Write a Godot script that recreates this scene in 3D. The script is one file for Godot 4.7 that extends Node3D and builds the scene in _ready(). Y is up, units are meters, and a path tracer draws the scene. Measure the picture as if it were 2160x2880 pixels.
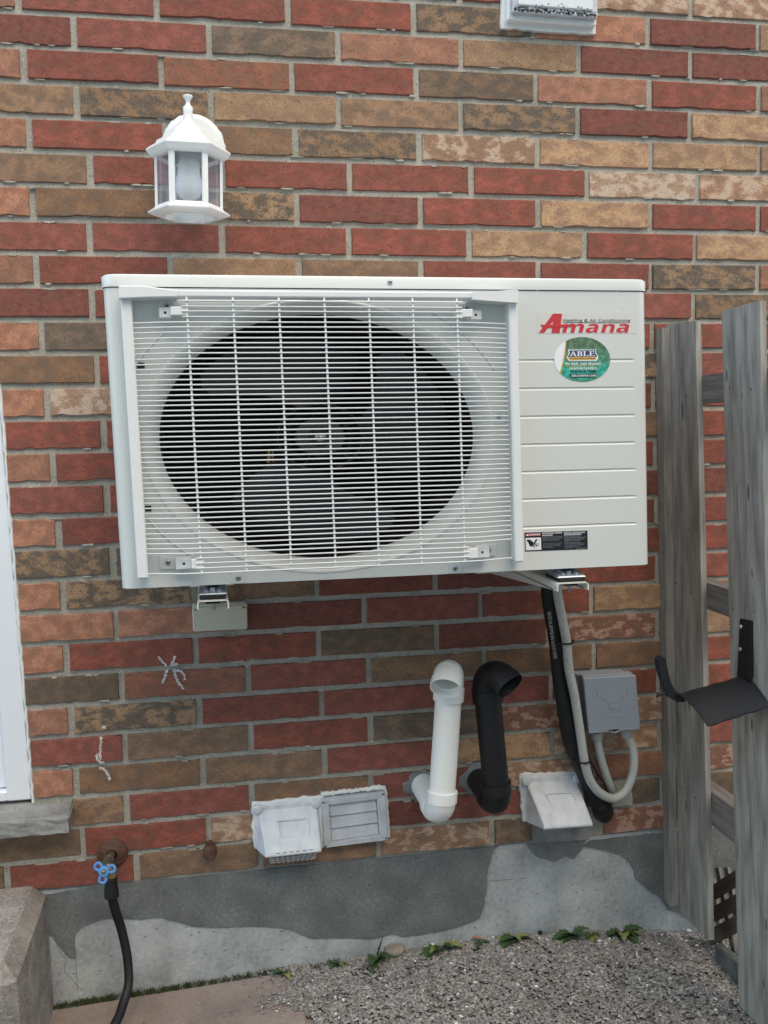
extends Node3D
# A heat pump on a brick wall. y is up, the brick faces lie at z = 0, the foundation starts at y = 0.

const EYE := Vector3(0.35723, 0.97682, 2.08804)
const TURN := Vector3(-0.08807, -0.18128, -0.01805)
const FOCAL := 2720.0                     # pixels of the 2160 x 2880 photograph

var rng := RandomNumberGenerator.new()
var view := Basis()
var M := {}
var font_plain: SystemFont
var font_bold: SystemFont
var font_serif: SystemFont


func _ready() -> void:
	rng.seed = 7
	view = Basis.from_euler(TURN)
	# ---------------------------------------------------------------- camera, sky, sun, exposure
	var cam := Camera3D.new()
	cam.name = "camera"
	cam.transform = Transform3D(view, EYE)
	cam.fov = rad_to_deg(2.0 * atan(1440.0 / FOCAL))
	cam.near = 0.05
	cam.far = 300.0
	add_child(cam)
	cam.current = true
	var sky_look := ProceduralSkyMaterial.new()
	sky_look.sky_top_color = Color(0.55, 0.73, 0.895)
	sky_look.sky_horizon_color = Color(0.885, 0.885, 0.825)
	sky_look.sky_curve = 0.35
	sky_look.ground_bottom_color = Color(0.30, 0.29, 0.27)
	sky_look.ground_horizon_color = Color(0.55, 0.54, 0.52)
	sky_look.sun_angle_max = 1.0
	var sky := Sky.new()
	sky.sky_material = sky_look
	var env := Environment.new()
	env.background_mode = Environment.BG_SKY
	env.sky = sky
	env.background_energy_multiplier = 1.0
	env.tonemap_mode = Environment.TONE_MAPPER_LINEAR
	env.tonemap_exposure = 3.55
	env.sdfgi_enabled = true
	env.ssao_enabled = true
	env.ssil_enabled = true
	var we := WorldEnvironment.new()
	we.name = "environment"
	we.environment = env
	add_child(we)
	var sun := DirectionalLight3D.new()
	sun.name = "sun"
	sun.light_energy = 0.22
	sun.light_angular_distance = 40.0
	sun.light_color = Color(1.0, 0.95, 0.88)
	sun.shadow_enabled = true
	add_child(sun)
	sun.look_at_from_position(Vector3(0.9, 4.6, 3.0), Vector3.ZERO)

	# ---------------------------------------------------------------- materials, then the place from large to small
	font_plain = SystemFont.new()
	font_plain.font_names = PackedStringArray(["Droid Sans"])
	font_bold = SystemFont.new()
	font_bold.font_names = PackedStringArray(["Droid Sans"])
	font_bold.font_weight = 700
	font_serif = SystemFont.new()
	font_serif.font_names = PackedStringArray(["Droid Serif"])
	font_serif.font_weight = 700
	make_materials()
	make_ground()
	make_foundation()
	make_brick_wall()
	make_unseen_neighbour()
	make_window()
	make_step()
	make_fence()
	make_heat_pump()
	make_brackets()
	make_lantern()
	make_wall_box()
	make_outlet_box()
	make_vent_pipes()
	make_vents()
	make_lines()
	make_faucet()
	make_hose_holder()
	make_plants()
	make_small_things()


# ==================================================================== helpers
func at(px: float, py: float, z: float) -> Vector3:
	# the point of the plane z that the photograph shows at (px, py)
	var d := view * Vector3((px - 1080.0) / FOCAL, -(py - 1440.0) / FOCAL, -1.0)
	return EYE + d * ((z - EYE.z) / d.z)


func at_x(px: float, py: float, x: float) -> Vector3:
	var d := view * Vector3((px - 1080.0) / FOCAL, -(py - 1440.0) / FOCAL, -1.0)
	return EYE + d * ((x - EYE.x) / d.x)


func thing(called: String, label: String, category: String, where := Vector3.ZERO, group := "") -> Node3D:
	var o := Node3D.new()
	o.name = called
	add_child(o, true)
	o.position = where
	tag(o, label, category, group)
	return o


func tag(o: Node, label: String, category: String, group := "") -> void:
	o.set_meta("label", label)
	o.set_meta("category", category)
	if group != "":
		o.set_meta("group", group)


func begin(smooth := true) -> SurfaceTool:
	var st := SurfaceTool.new()
	st.begin(Mesh.PRIMITIVE_TRIANGLES)
	st.set_smooth_group(0 if smooth else -1)
	return st


func done(st: SurfaceTool, called: String, m: Material, parent: Node = null) -> MeshInstance3D:
	st.generate_normals()
	return put(st.commit(), called, m, parent)


func put(mesh: Mesh, called: String, m: Material, parent: Node = null) -> MeshInstance3D:
	var o := MeshInstance3D.new()
	o.mesh = mesh
	o.material_override = m
	o.name = called
	if parent == null:
		add_child(o, true)
	else:
		parent.add_child(o, true)
	return o


func tri(st: SurfaceTool, a: Vector3, b: Vector3, c: Vector3) -> void:
	st.add_vertex(a)
	st.add_vertex(b)
	st.add_vertex(c)


func quad(st: SurfaceTool, a: Vector3, b: Vector3, c: Vector3, d: Vector3) -> void:
	tri(st, a, b, c)
	tri(st, a, c, d)


func face(st: SurfaceTool, pts: Array, centre: Vector3) -> void:
	# a convex polygon turned so that its front looks away from the centre
	var n: Vector3 = (pts[1] - pts[0]).cross(pts[2] - pts[0])
	var mid := Vector3.ZERO
	for p in pts:
		mid += p
	mid /= pts.size()
	var q := pts.duplicate()
	if n.dot(mid - centre) > 0.0:
		q.reverse()
	for k in range(1, q.size() - 1):
		tri(st, q[0], q[k], q[k + 1])


func hexa(st: SurfaceTool, c: Array, bev := 0.0) -> void:
	# a box of eight corners: 0-3 the back ring, 4-7 the front ring (same order); its edges chamfered by bev
	var mid := Vector3.ZERO
	for p in c:
		mid += p
	mid /= 8.0
	var faces := [[0, 1, 2, 3], [4, 5, 6, 7], [0, 1, 5, 4], [1, 2, 6, 5], [2, 3, 7, 6], [3, 0, 4, 7]]
	if bev <= 0.0:
		for f in faces:
			face(st, [c[f[0]], c[f[1]], c[f[2]], c[f[3]]], mid)
		return
	var ins := {}
	for fi in 6:
		var f: Array = faces[fi]
		for k in 4:
			var p: Vector3 = c[f[k]]
			var a: Vector3 = (c[f[(k + 1) % 4]] - p).normalized()
			var b: Vector3 = (c[f[(k + 3) % 4]] - p).normalized()
			ins[fi * 8 + f[k]] = p + (a + b) * bev
		face(st, [ins[fi * 8 + f[0]], ins[fi * 8 + f[1]], ins[fi * 8 + f[2]], ins[fi * 8 + f[3]]], mid)
	for fi in 6:
		for fj in range(fi + 1, 6):
			var shared := []
			for v in faces[fi]:
				if v in faces[fj]:
					shared.append(v)
			if shared.size() == 2:
				face(st, [ins[fi * 8 + shared[0]], ins[fi * 8 + shared[1]], ins[fj * 8 + shared[1]], ins[fj * 8 + shared[0]]], mid)
	for v in 8:
		var t := []
		for fi in 6:
			if ins.has(fi * 8 + v):
				t.append(ins[fi * 8 + v])
		face(st, t, mid)


func box(st: SurfaceTool, a: Vector3, b: Vector3, bev := 0.0) -> void:
	hexa(st, [Vector3(a.x, a.y, a.z), Vector3(b.x, a.y, a.z), Vector3(b.x, b.y, a.z), Vector3(a.x, b.y, a.z),
		Vector3(a.x, a.y, b.z), Vector3(b.x, a.y, b.z), Vector3(b.x, b.y, b.z), Vector3(a.x, b.y, b.z)], bev)


func box_part(called: String, m: Material, parent: Node, a: Vector3, b: Vector3, bev := 0.0) -> MeshInstance3D:
	var st := begin(false)
	box(st, a, b, bev)
	return done(st, called, m, parent)


func smooth_path(pts: Array, steps := 6) -> Array:
	var out := []
	for k in pts.size() - 1:
		var p0: Vector3 = pts[maxi(k - 1, 0)]
		var p1: Vector3 = pts[k]
		var p2: Vector3 = pts[k + 1]
		var p3: Vector3 = pts[mini(k + 2, pts.size() - 1)]
		for s in steps:
			out.append(p1.cubic_interpolate(p2, p0, p3, float(s) / steps))
	out.append(pts[pts.size() - 1])
	return out


func tube(st: SurfaceTool, pts: Array, radius, sides := 12, caps := true, flat := 1.0, hard := false) -> void:
	var frames := []
	var n := pts.size()
	var up := Vector3.ZERO
	for k in n:
		var dir: Vector3 = (pts[mini(k + 1, n - 1)] - pts[maxi(k - 1, 0)]).normalized()
		if k == 0:
			up = Vector3(0, 0, 1) if absf(dir.z) < 0.9 else Vector3(0, 1, 0)
		up = (up - dir * up.dot(dir)).normalized()
		frames.append([up, dir.cross(up)])
	for k in n - 1:
		var r0: float = radius[k] if radius is Array else radius
		var r1: float = radius[k + 1] if radius is Array else radius
		if hard:
			st.set_smooth_group(1 + k % 28)
		for s in sides:
			var a := TAU * s / sides
			var b := TAU * (s + 1) / sides
			var p: Vector3 = pts[k]
			var q: Vector3 = pts[k + 1]
			quad(st, p + (frames[k][0] * cos(a) * flat + frames[k][1] * sin(a)) * r0, p + (frames[k][0] * cos(b) * flat + frames[k][1] * sin(b)) * r0,
				q + (frames[k + 1][0] * cos(b) * flat + frames[k + 1][1] * sin(b)) * r1, q + (frames[k + 1][0] * cos(a) * flat + frames[k + 1][1] * sin(a)) * r1)
	if caps:
		st.set_smooth_group(30)
		for e in [0, n - 1]:
			var r: float = radius[e] if radius is Array else radius
			for s in sides:
				var a := TAU * s / sides
				var b := TAU * (s + 1) / sides
				var pa: Vector3 = pts[e] + (frames[e][0] * cos(a) * flat + frames[e][1] * sin(a)) * r
				var pb: Vector3 = pts[e] + (frames[e][0] * cos(b) * flat + frames[e][1] * sin(b)) * r
				if e == 0:
					tri(st, pts[e], pb, pa)
				else:
					tri(st, pts[e], pa, pb)


func lathe(st: SurfaceTool, profile: Array, xf: Transform3D, segs := 24, sx := 1.0, sz := 1.0, turn := 0.0, hard := false) -> void:
	# profile: Vector2(radius, height) along the local y axis
	for k in profile.size() - 1:
		if hard:
			st.set_smooth_group(1 + k % 28)
		for s in segs:
			var a := TAU * s / segs + turn
			var b := TAU * (s + 1) / segs + turn
			var p: Vector2 = profile[k]
			var q: Vector2 = profile[k + 1]
			var pa := xf * Vector3(p.x * cos(a) * sx, p.y, p.x * sin(a) * sz)
			var pb := xf * Vector3(p.x * cos(b) * sx, p.y, p.x * sin(b) * sz)
			var qa := xf * Vector3(q.x * cos(a) * sx, q.y, q.x * sin(a) * sz)
			var qb := xf * Vector3(q.x * cos(b) * sx, q.y, q.x * sin(b) * sz)
			if p.x > 1e-6:
				tri(st, pa, qb, pb)
			if q.x > 1e-6:
				tri(st, pa, qa, qb)


func slab(st: SurfaceTool, poly: PackedVector2Array, z0: float, z1: float, bev := 0.0, xf := Transform3D.IDENTITY) -> void:
	# a flat polygon with thickness, its face at z1
	var p := poly.duplicate()
	if not Geometry2D.is_polygon_clockwise(p):
		p.reverse()
	var top := p
	if bev > 0.0:
		var inner := Geometry2D.offset_polygon(p, -bev)
		if inner.size() == 1 and inner[0].size() == p.size():
			top = inner[0]
			if not Geometry2D.is_polygon_clockwise(top):
				top.reverse()
			var best := 0
			for k in top.size():
				if top[k].distance_to(p[0]) < top[best].distance_to(p[0]):
					best = k
			var turned := PackedVector2Array()
			for k in top.size():
				turned.append(top[(best + k) % top.size()])
			top = turned
	var idx := Geometry2D.triangulate_polygon(top)
	for k in range(0, idx.size(), 3):
		var a := top[idx[k]]
		var b := top[idx[k + 1]]
		var c := top[idx[k + 2]]
		if (b - a).cross(c - a) > 0.0:
			var t := b
			b = c
			c = t
		tri(st, xf * Vector3(a.x, a.y, z1), xf * Vector3(b.x, b.y, z1), xf * Vector3(c.x, c.y, z1))
	var n := p.size()
	for k in n:
		var a := p[k]
		var b := p[(k + 1) % n]
		if top != p:
			var c := top[k]
			var d := top[(k + 1) % n]
			quad(st, xf * Vector3(c.x, c.y, z1), xf * Vector3(a.x, a.y, z1 - bev), xf * Vector3(b.x, b.y, z1 - bev), xf * Vector3(d.x, d.y, z1))
		quad(st, xf * Vector3(a.x, a.y, z1 - (bev if top != p else 0.0)), xf * Vector3(a.x, a.y, z0), xf * Vector3(b.x, b.y, z0), xf * Vector3(b.x, b.y, z1 - (bev if top != p else 0.0)))


func lettering(parent: Node, called: String, words: String, lo: Vector2, size: Vector2, z: float, m: Material, font: Font, slant := 0.0) -> MeshInstance3D:
	var t := TextMesh.new()
	t.text = words
	t.font = font
	t.font_size = 64
	t.pixel_size = 0.01
	t.depth = 0.01
	var b := t.get_aabb()
	var sx := size.x / maxf(b.size.x + slant * b.size.y * size.y / b.size.y * b.size.x / size.x, 1e-4)
	var sy := size.y / maxf(b.size.y, 1e-4)
	var o := put(t, called, m, parent)
	o.transform = Transform3D(Basis(Vector3(sx, 0, 0), Vector3(slant * sy, sy, 0), Vector3(0, 0, 0.02)), Vector3(lo.x - b.position.x * sx - slant * sy * b.position.y, lo.y - b.position.y * sy, z))
	return o


func noise(freq: float, seed_: int, octaves := 3) -> FastNoiseLite:
	var n := FastNoiseLite.new()
	n.noise_type = FastNoiseLite.TYPE_SIMPLEX_SMOOTH
	n.frequency = freq
	n.seed = seed_
	n.fractal_octaves = octaves
	return n


func mat(c: Color, rough := 0.6, metal := 0.0) -> StandardMaterial3D:
	var m := StandardMaterial3D.new()
	m.albedo_color = c
	m.roughness = rough
	m.metallic = metal
	return m


func c8(r: float, g: float, b: float) -> Color:
	return Color(r / 255.0, g / 255.0, b / 255.0)


func tex(img: Image) -> ImageTexture:
	img.generate_mipmaps()
	return ImageTexture.create_from_image(img)


func grainy(base: Color, dark: Color, light: Color, spread: float, specks: float, scale: float, seed_: int, blot := 0.5, rough := 0.9) -> StandardMaterial3D:
	# a mineral surface: blotches of two tones, dark pits and pale grains, as a seamless triplanar texture
	var size := 256
	var n1 := noise(0.012, seed_, 4).get_seamless_image(size, size)
	var n2 := noise(0.11, seed_ + 1, 3).get_seamless_image(size, size)
	var r := RandomNumberGenerator.new()
	r.seed = seed_
	var img := Image.create(size, size, false, Image.FORMAT_RGB8)
	var hgt := Image.create(size, size, false, Image.FORMAT_L8)
	for y in size:
		for x in size:
			var v := (n1.get_pixel(x, y).r - 0.5) * blot * 2.0 + (n2.get_pixel(x, y).r - 0.5) * 0.9
			var c := base.lerp(light, clampf(v * spread, 0.0, 1.0)).lerp(dark, clampf(-v * spread, 0.0, 1.0))
			var h := 0.5 + (n2.get_pixel(x, y).r - 0.5) * 0.5
			var k := r.randf()
			if k < specks:
				c = c.lerp(dark, r.randf_range(0.5, 1.0))
				h -= 0.3
			elif k > 1.0 - specks * 0.7:
				c = c.lerp(light, r.randf_range(0.5, 1.0))
				h += 0.15
			img.set_pixel(x, y, c)
			hgt.set_pixel(x, y, Color(h, h, h))
	for k in int(specks * size * size * 0.12):
		var dx := r.randi() % (size - 3)
		var dy := r.randi() % (size - 3)
		var to := dark * 0.8 if r.randf() < 0.62 else light * 1.08
		var much := r.randf_range(0.4, 0.9)
		for e in 2 + r.randi() % 5:
			var qx := dx + e % 3
			var qy := dy + e / 3
			img.set_pixel(qx, qy, img.get_pixel(qx, qy).lerp(to, much).clamp())
	var m := mat(Color.WHITE, rough)
	m.albedo_texture = tex(img)
	m.heightmap_enabled = true
	m.heightmap_texture = tex(hgt)
	m.heightmap_scale = 0.10
	m.uv1_triplanar = true
	m.uv1_world_triplanar = true
	m.uv1_scale = Vector3.ONE / scale
	return m


func weathered(base: Color, dark: Color, light: Color, seed_: int, knots: Array, w := 160, h := 800) -> StandardMaterial3D:
	# grey weathered board: grain along v that flows round the knots (each Vector3: u, v, size)
	var na := noise(0.9, seed_, 2)
	var nb := noise(0.22, seed_ + 3, 3)
	var nc := noise(0.012, seed_ + 5, 3)
	var img := Image.create(w, h, false, Image.FORMAT_RGB8)
	var hgt := Image.create(w, h, false, Image.FORMAT_L8)
	for y in h:
		for x in w:
			var u := float(x)
			var core := 0.0
			var ring := 0.0
			for k in knots:
				var d := Vector2((x - k.x * w) / (k.z * 1.0), (y - k.y * h) / (k.z * 1.9))
				var l := d.length()
				u += signf(x - k.x * w) * k.z * 0.9 * exp(-l * l * 0.35) * (1.0 if l > 0.01 else 0.0)
				core = maxf(core, 1.0 - smoothstep(0.22, 0.62, l))
				ring = maxf(ring, (0.5 + 0.5 * sin(l * 11.0)) * exp(-l * 1.1))
			var g := na.get_noise_2d(u * 0.75, y * 0.02) * 0.7 + nb.get_noise_2d(u * 1.1, y * 0.035) * 0.5
			var v := g * 0.85 + nc.get_noise_2d(x * 2.0, y * 0.6) * 0.8
			var c := base.lerp(light, clampf(v * 0.9, 0.0, 1.0)).lerp(dark, clampf(-v * 0.95, 0.0, 1.0))
			c = c.lerp(light, ring * 0.45).lerp(dark * 0.7, core * 0.75)
			img.set_pixel(x, y, c)
			var hh := clampf(0.5 + g * 0.5 - core * 0.3, 0.0, 1.0)
			hgt.set_pixel(x, y, Color(hh, hh, hh))
	var m := mat(Color.WHITE, 0.85)
	m.albedo_texture = tex(img)
	m.heightmap_enabled = true
	m.heightmap_texture = tex(hgt)
	m.heightmap_scale = 0.15
	return m


# ==================================================================== materials
func make_materials() -> void:
	M.mortar = grainy(c8(172, 168, 157), c8(130, 126, 116), c8(204, 200, 190), 0.75, 0.07, 0.24, 11, 0.45, 0.95)
	M.concrete = grainy(c8(172, 177, 179), c8(134, 138, 140), c8(196, 201, 203), 0.8, 0.022, 0.45, 21, 0.9, 0.95)
	M.parging = grainy(c8(110, 114, 114), c8(88, 91, 91), c8(146, 150, 150), 0.7, 0.03, 0.32, 31, 0.6, 0.95)
	M.step = grainy(c8(148, 142, 137), c8(98, 94, 91), c8(190, 186, 181), 0.9, 0.10, 0.32, 41, 0.7, 0.95)
	M.paver = grainy(c8(142, 128, 121), c8(118, 107, 102), c8(162, 150, 144), 0.8, 0.02, 0.5, 51, 0.9, 0.92)
	M.soil = grainy(c8(134, 130, 125), c8(98, 94, 90), c8(164, 160, 154), 0.9, 0.08, 0.3, 61, 0.6, 0.97)
	M.stone = grainy(c8(142, 142, 140), c8(116, 116, 115), c8(166, 166, 164), 0.9, 0.02, 0.3, 71, 0.8, 0.9)
	M.caulk = mat(c8(226, 226, 224), 0.55)
	M.white_paint = mat(c8(232, 233, 232), 0.42)
	M.vinyl = mat(c8(230, 234, 240), 0.35)
	M.casing = mat(c8(212, 214, 210), 0.33)
	M.casing.clearcoat_enabled = true
	M.casing.clearcoat = 0.25
	M.casing.clearcoat_roughness = 0.15
	M.grille = mat(c8(226, 227, 226), 0.38)
	M.wire = mat(c8(218, 221, 221), 0.4)
	M.dark_plastic = mat(c8(14, 14, 16), 0.5)
	M.fan = mat(c8(27, 28, 34), 0.5)
	M.hub = mat(c8(52, 52, 54), 0.45)
	M.black = mat(c8(14, 14, 16), 0.65)
	M.rubber = mat(c8(30, 30, 32), 0.7)
	M.steel = mat(c8(176, 180, 184), 0.35, 0.9)
	M.zinc = mat(c8(168, 178, 190), 0.42, 0.75)
	M.copper = mat(c8(205, 160, 105), 0.3, 0.8)
	M.bracket = mat(c8(222, 221, 214), 0.45)
	M.pvc = mat(c8(240, 241, 238), 0.38)
	M.abs = mat(c8(20, 21, 25), 0.5)
	M.insulation = mat(c8(18, 19, 23), 0.55)
	M.conduit = mat(c8(182, 184, 180), 0.5)
	M.grey_box = mat(c8(144, 152, 162), 0.45)
	M.beige = mat(c8(196, 192, 172), 0.5)
	M.rust = grainy(c8(92, 62, 50), c8(58, 42, 36), c8(126, 92, 72), 0.9, 0.05, 0.06, 81, 0.8, 0.7)
	M.brass = mat(c8(150, 130, 92), 0.4, 0.7)
	M.blue = mat(c8(84, 140, 200), 0.45)
	M.hose = mat(c8(18, 19, 24), 0.6)
	M.red_print = mat(c8(196, 52, 60), 0.5)
	M.black_print = mat(c8(40, 40, 42), 0.5)
	M.white_print = mat(c8(232, 234, 236), 0.5)
	M.navy_print = mat(c8(52, 58, 104), 0.5)
	M.gold_print = mat(c8(226, 176, 70), 0.5)
	M.dark_print = mat(c8(20, 46, 56), 0.5)
	M.plate_print = mat(c8(210, 209, 203), 0.42)
	M.label_black = mat(c8(20, 22, 30), 0.5)
	M.faint_print = mat(c8(150, 152, 158), 0.5)
	M.chalk = mat(c8(244, 238, 236), 0.95)
	M.frost = mat(c8(222, 226, 230), 0.25)
	M.vent = grainy(c8(216, 219, 223), c8(184, 187, 192), c8(238, 240, 243), 0.8, 0.03, 0.12, 91, 0.7, 0.75)
	M.louvre = grainy(c8(192, 197, 204), c8(164, 169, 177), c8(216, 221, 228), 0.7, 0.01, 0.16, 95, 0.8, 0.65)
	M.dark_patch = grainy(c8(128, 131, 131), c8(104, 106, 106), c8(150, 153, 153), 0.8, 0.03, 0.2, 97, 0.7, 0.95)
	var g := mat(Color(0.80, 0.86, 0.95, 0.14), 0.03)  # pale blue tint in the glass colour stands for reflected sky
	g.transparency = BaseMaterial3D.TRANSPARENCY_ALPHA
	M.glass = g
	M.dark_glass = mat(c8(96, 106, 122), 0.06)
	M.leaf = mat(c8(56, 82, 44), 0.55)
	M.leaf.backlight_enabled = true
	M.leaf.backlight = Color(0.05, 0.09, 0.02)
	M.leaf_pale = mat(c8(128, 132, 78), 0.6)
	M.dead_leaf = mat(c8(166, 112, 84), 0.8)
	M.old_board = grainy(c8(98, 98, 96), c8(66, 66, 66), c8(128, 128, 124), 0.9, 0.02, 0.2, 111, 0.8, 0.9)
	M.field_stone = grainy(c8(150, 140, 128), c8(118, 108, 98), c8(180, 172, 160), 0.9, 0.02, 0.08, 121, 0.8, 0.85)
	M.holder = mat(c8(30, 32, 37), 0.6)
	M.siding = mat(c8(190, 190, 184), 0.7)
	M.shingle = mat(c8(92, 84, 80), 0.9)
	M.old_copper = mat(c8(96, 74, 62), 0.5, 0.3)
	M.old_brass = mat(c8(112, 104, 92), 0.5, 0.5)
	make_brick_looks()


var brick_looks := {}
var brick_shapes := []
var half_shapes := []


func make_brick_looks() -> void:
	# base, blotch, flash colour, how much flash, how much bloom (white salts), pits
	var kinds := {
		"R": [c8(141, 82, 69), c8(126, 70, 60), c8(122, 84, 68), 0.10, 0.0, 0.024],
		"U": [c8(150, 97, 76), c8(138, 88, 70), c8(124, 95, 78), 0.18, 0.0, 0.026],
		"O": [c8(165, 120, 98), c8(152, 104, 85), c8(138, 106, 88), 0.10, 0.0, 0.028],
		"T": [c8(170, 140, 110), c8(157, 123, 99), c8(140, 114, 93), 0.10, 0.0, 0.036],
		"B": [c8(147, 116, 91), c8(135, 105, 84), c8(116, 98, 82), 0.20, 0.0, 0.032],
		"K": [c8(126, 103, 85), c8(114, 96, 81), c8(94, 84, 75), 0.30, 0.0, 0.042],
		"D": [c8(154, 123, 95), c8(138, 112, 89), c8(96, 86, 77), 0.42, 0.0, 0.075],
		"L": [c8(172, 140, 112), c8(158, 122, 99), c8(138, 112, 94), 0.10, 0.50, 0.028],
		"P": [c8(176, 146, 118), c8(162, 128, 104), c8(138, 112, 94), 0.0, 0.95, 0.022],
		"W": [c8(148, 97, 80), c8(140, 101, 84), c8(122, 93, 78), 0.14, 0.50, 0.024],
	}
	var w := 288
	var h := 72
	var bumps := []
	for v in 3:
		var hb := Image.create(w, h, false, Image.FORMAT_L8)
		var n := noise(0.22, 300 + v, 3)
		var r := RandomNumberGenerator.new()
		r.seed = 50 + v
		for y in h:
			for x in w:
				var q := 0.55 + n.get_noise_2d(x, y * 1.6) * 0.45
				if r.randf() < 0.03:
					q -= 0.35
				hb.set_pixel(x, y, Color(q, q, q))
		bumps.append(tex(hb))
	var s := 500
	for key in kinds:
		var k: Array = kinds[key]
		brick_looks[key] = []
		for v in 4:
			s += 7
			var n1 := noise(0.016, s, 3)
			var n2 := noise(0.035, s + 1, 4)
			var n3 := noise(0.12, s + 2, 3)
			var r := RandomNumberGenerator.new()
			r.seed = s
			var tone := 0.93 + 0.05 * v + r.randf_range(-0.02, 0.02)
			var warm := r.randf_range(-0.03, 0.03)
			var img := Image.create(w, h, false, Image.FORMAT_RGB8)
			for y in h:
				for x in w:
					var a := n1.get_noise_2d(x, y * 1.3)
					var b := n2.get_noise_2d(x, y * 1.4)
					var f := n3.get_noise_2d(x, y)
					var c: Color = k[0].lerp(k[1], clampf(0.5 + a * 1.3, 0.0, 1.0))
					c = c * (tone * (1.0 + b * 0.10 + f * 0.08 + r.randf_range(-0.07, 0.07)))
					c.r *= 1.0 + warm
					c.b *= 1.0 - warm
					if k[3] > 0.0:
						var m := smoothstep(0.52 - 0.50 * k[3], 0.86 - 0.42 * k[3], 0.5 + a * 0.6 + b * 0.45 + f * 0.2)
						c = c.lerp(k[2], m * (0.85 if k[3] > 0.4 else 0.65))
					if k[4] > 0.0:
						var m2 := smoothstep(0.60 - 0.20 * k[4], 0.76 - 0.16 * k[4], 0.5 - a * 0.75 + b * 0.45 + f * 0.12)
						c = c.lerp(c8(206, 190, 178), m2 * 0.48)
					img.set_pixel(x, y, c.clamp())
			for dot in int(k[5] * w * h * 0.45):
				var dx := r.randi() % (w - 2)
				var dy := r.randi() % (h - 2)
				var deep := r.randf_range(0.35, 0.85)
				for e in 1 + r.randi() % 4:
					var qx := dx + (e & 1)
					var qy := dy + (e >> 1)
					img.set_pixel(qx, qy, img.get_pixel(qx, qy).lerp(c8(46, 36, 32), deep))
			for dot in 60:
				var dx := r.randi() % w
				var dy := r.randi() % h
				img.set_pixel(dx, dy, img.get_pixel(dx, dy).lerp(c8(214, 196, 178), r.randf_range(0.4, 0.9)))
			var mm := mat(Color.WHITE, 0.88)
			mm.albedo_texture = tex(img)
			mm.heightmap_enabled = true
			mm.heightmap_texture = bumps[v % 3]
			mm.heightmap_scale = 0.045
			brick_looks[key].append(mm)
	for v in 8:
		brick_shapes.append(brick_mesh(1.0, v))
	for v in 4:
		half_shapes.append(brick_mesh(0.5, 40 + v))


func brick_mesh(part: float, v: int) -> ArrayMesh:
	# a brick one unit long (scaled when placed) with worn, slightly ragged arrises
	var r := RandomNumberGenerator.new()
	r.seed = 900 + v
	var h := 0.0565
	var across := int(11 * part) + 2
	var out := []
	for k in across + 1:                       # the top edge, left to right
		out.append(Vector2(float(k) / across, h - r.randf_range(0.0, 0.0008)))
	for k in 2:
		out.append(Vector2(1.0 - r.randf_range(0.0, 0.004) / part, h * (0.66 - 0.33 * k)))
	for k in across + 1:                       # the bottom edge, rougher
		var dip := r.randf_range(0.0, 0.0008)
		if r.randf() < 0.15:
			dip += r.randf_range(0.001, 0.0034)
		out.append(Vector2(1.0 - float(k) / across, dip))
	for k in 2:
		out.append(Vector2(r.randf_range(0.0, 0.004) / part, h * (0.33 + 0.33 * k)))
	var mid := Vector2(0.5, h * 0.5)
	var flip_u := v % 2 == 1
	var flip_v := v % 4 > 1
	var st := SurfaceTool.new()
	st.begin(Mesh.PRIMITIVE_TRIANGLES)
	var rings := []
	var spec := [[0.0016, 0.0], [0.0004, -0.0009], [0.0, -0.0045], [0.0, -0.03]]
	for sp in spec:
		var ring := []
		for p in out:
			var d: Vector2 = mid - p
			var q := Vector2(p.x + signf(d.x) * minf(absf(d.x), sp[0] * 3.7 / part * clampf(absf(d.x) * 6.0, 0.0, 1.0)), p.y + signf(d.y) * minf(absf(d.y), sp[0] * clampf(absf(d.y) / h * 4.0, 0.0, 1.0)))
			ring.append(Vector3(q.x, q.y, sp[1]))
		rings.append(ring)
	var put_v := func(p: Vector3, sg: int) -> void:
		var u := p.x * part
		var w := 1.0 - p.y / h
		st.set_uv(Vector2(part - u if flip_u else u, 1.0 - w if flip_v else w))
		st.set_smooth_group(sg)
		st.add_vertex(p)
	var n := out.size()
	for k in n:
		put_v.call(Vector3(mid.x, mid.y, 0.0), 5)
		put_v.call(rings[0][k], 5)
		put_v.call(rings[0][(k + 1) % n], 5)
	for g in rings.size() - 1:
		for k in n:
			var a: Vector3 = rings[g][k]
			var b: Vector3 = rings[g][(k + 1) % n]
			var c: Vector3 = rings[g + 1][(k + 1) % n]
			var d: Vector3 = rings[g + 1][k]
			for p in [a, d, c, a, c, b]:
				put_v.call(p, 0 if g == 0 else 1)
	st.generate_normals()
	return st.commit()


# ==================================================================== the setting
func ground_y(x: float, z: float) -> float:
	# the ground meets the wall along a line that is highest in the middle
	var px := [-0.4, 0.0, 0.437, 0.723, 0.977, 1.2, 1.348, 1.493, 1.9]
	var py := [-0.262, -0.258, -0.238, -0.225, -0.216, -0.228, -0.242, -0.264, -0.28]
	var y: float = py[0]
	if x >= px[8]:
		y = py[8]
	else:
		for k in 8:
			if x >= px[k] and x < px[k + 1]:
				y = lerpf(py[k], py[k + 1], (x - px[k]) / (px[k + 1] - px[k]))
	return lerpf(y, -0.275, clampf(z / 1.2, 0.0, 1.0))


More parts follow.
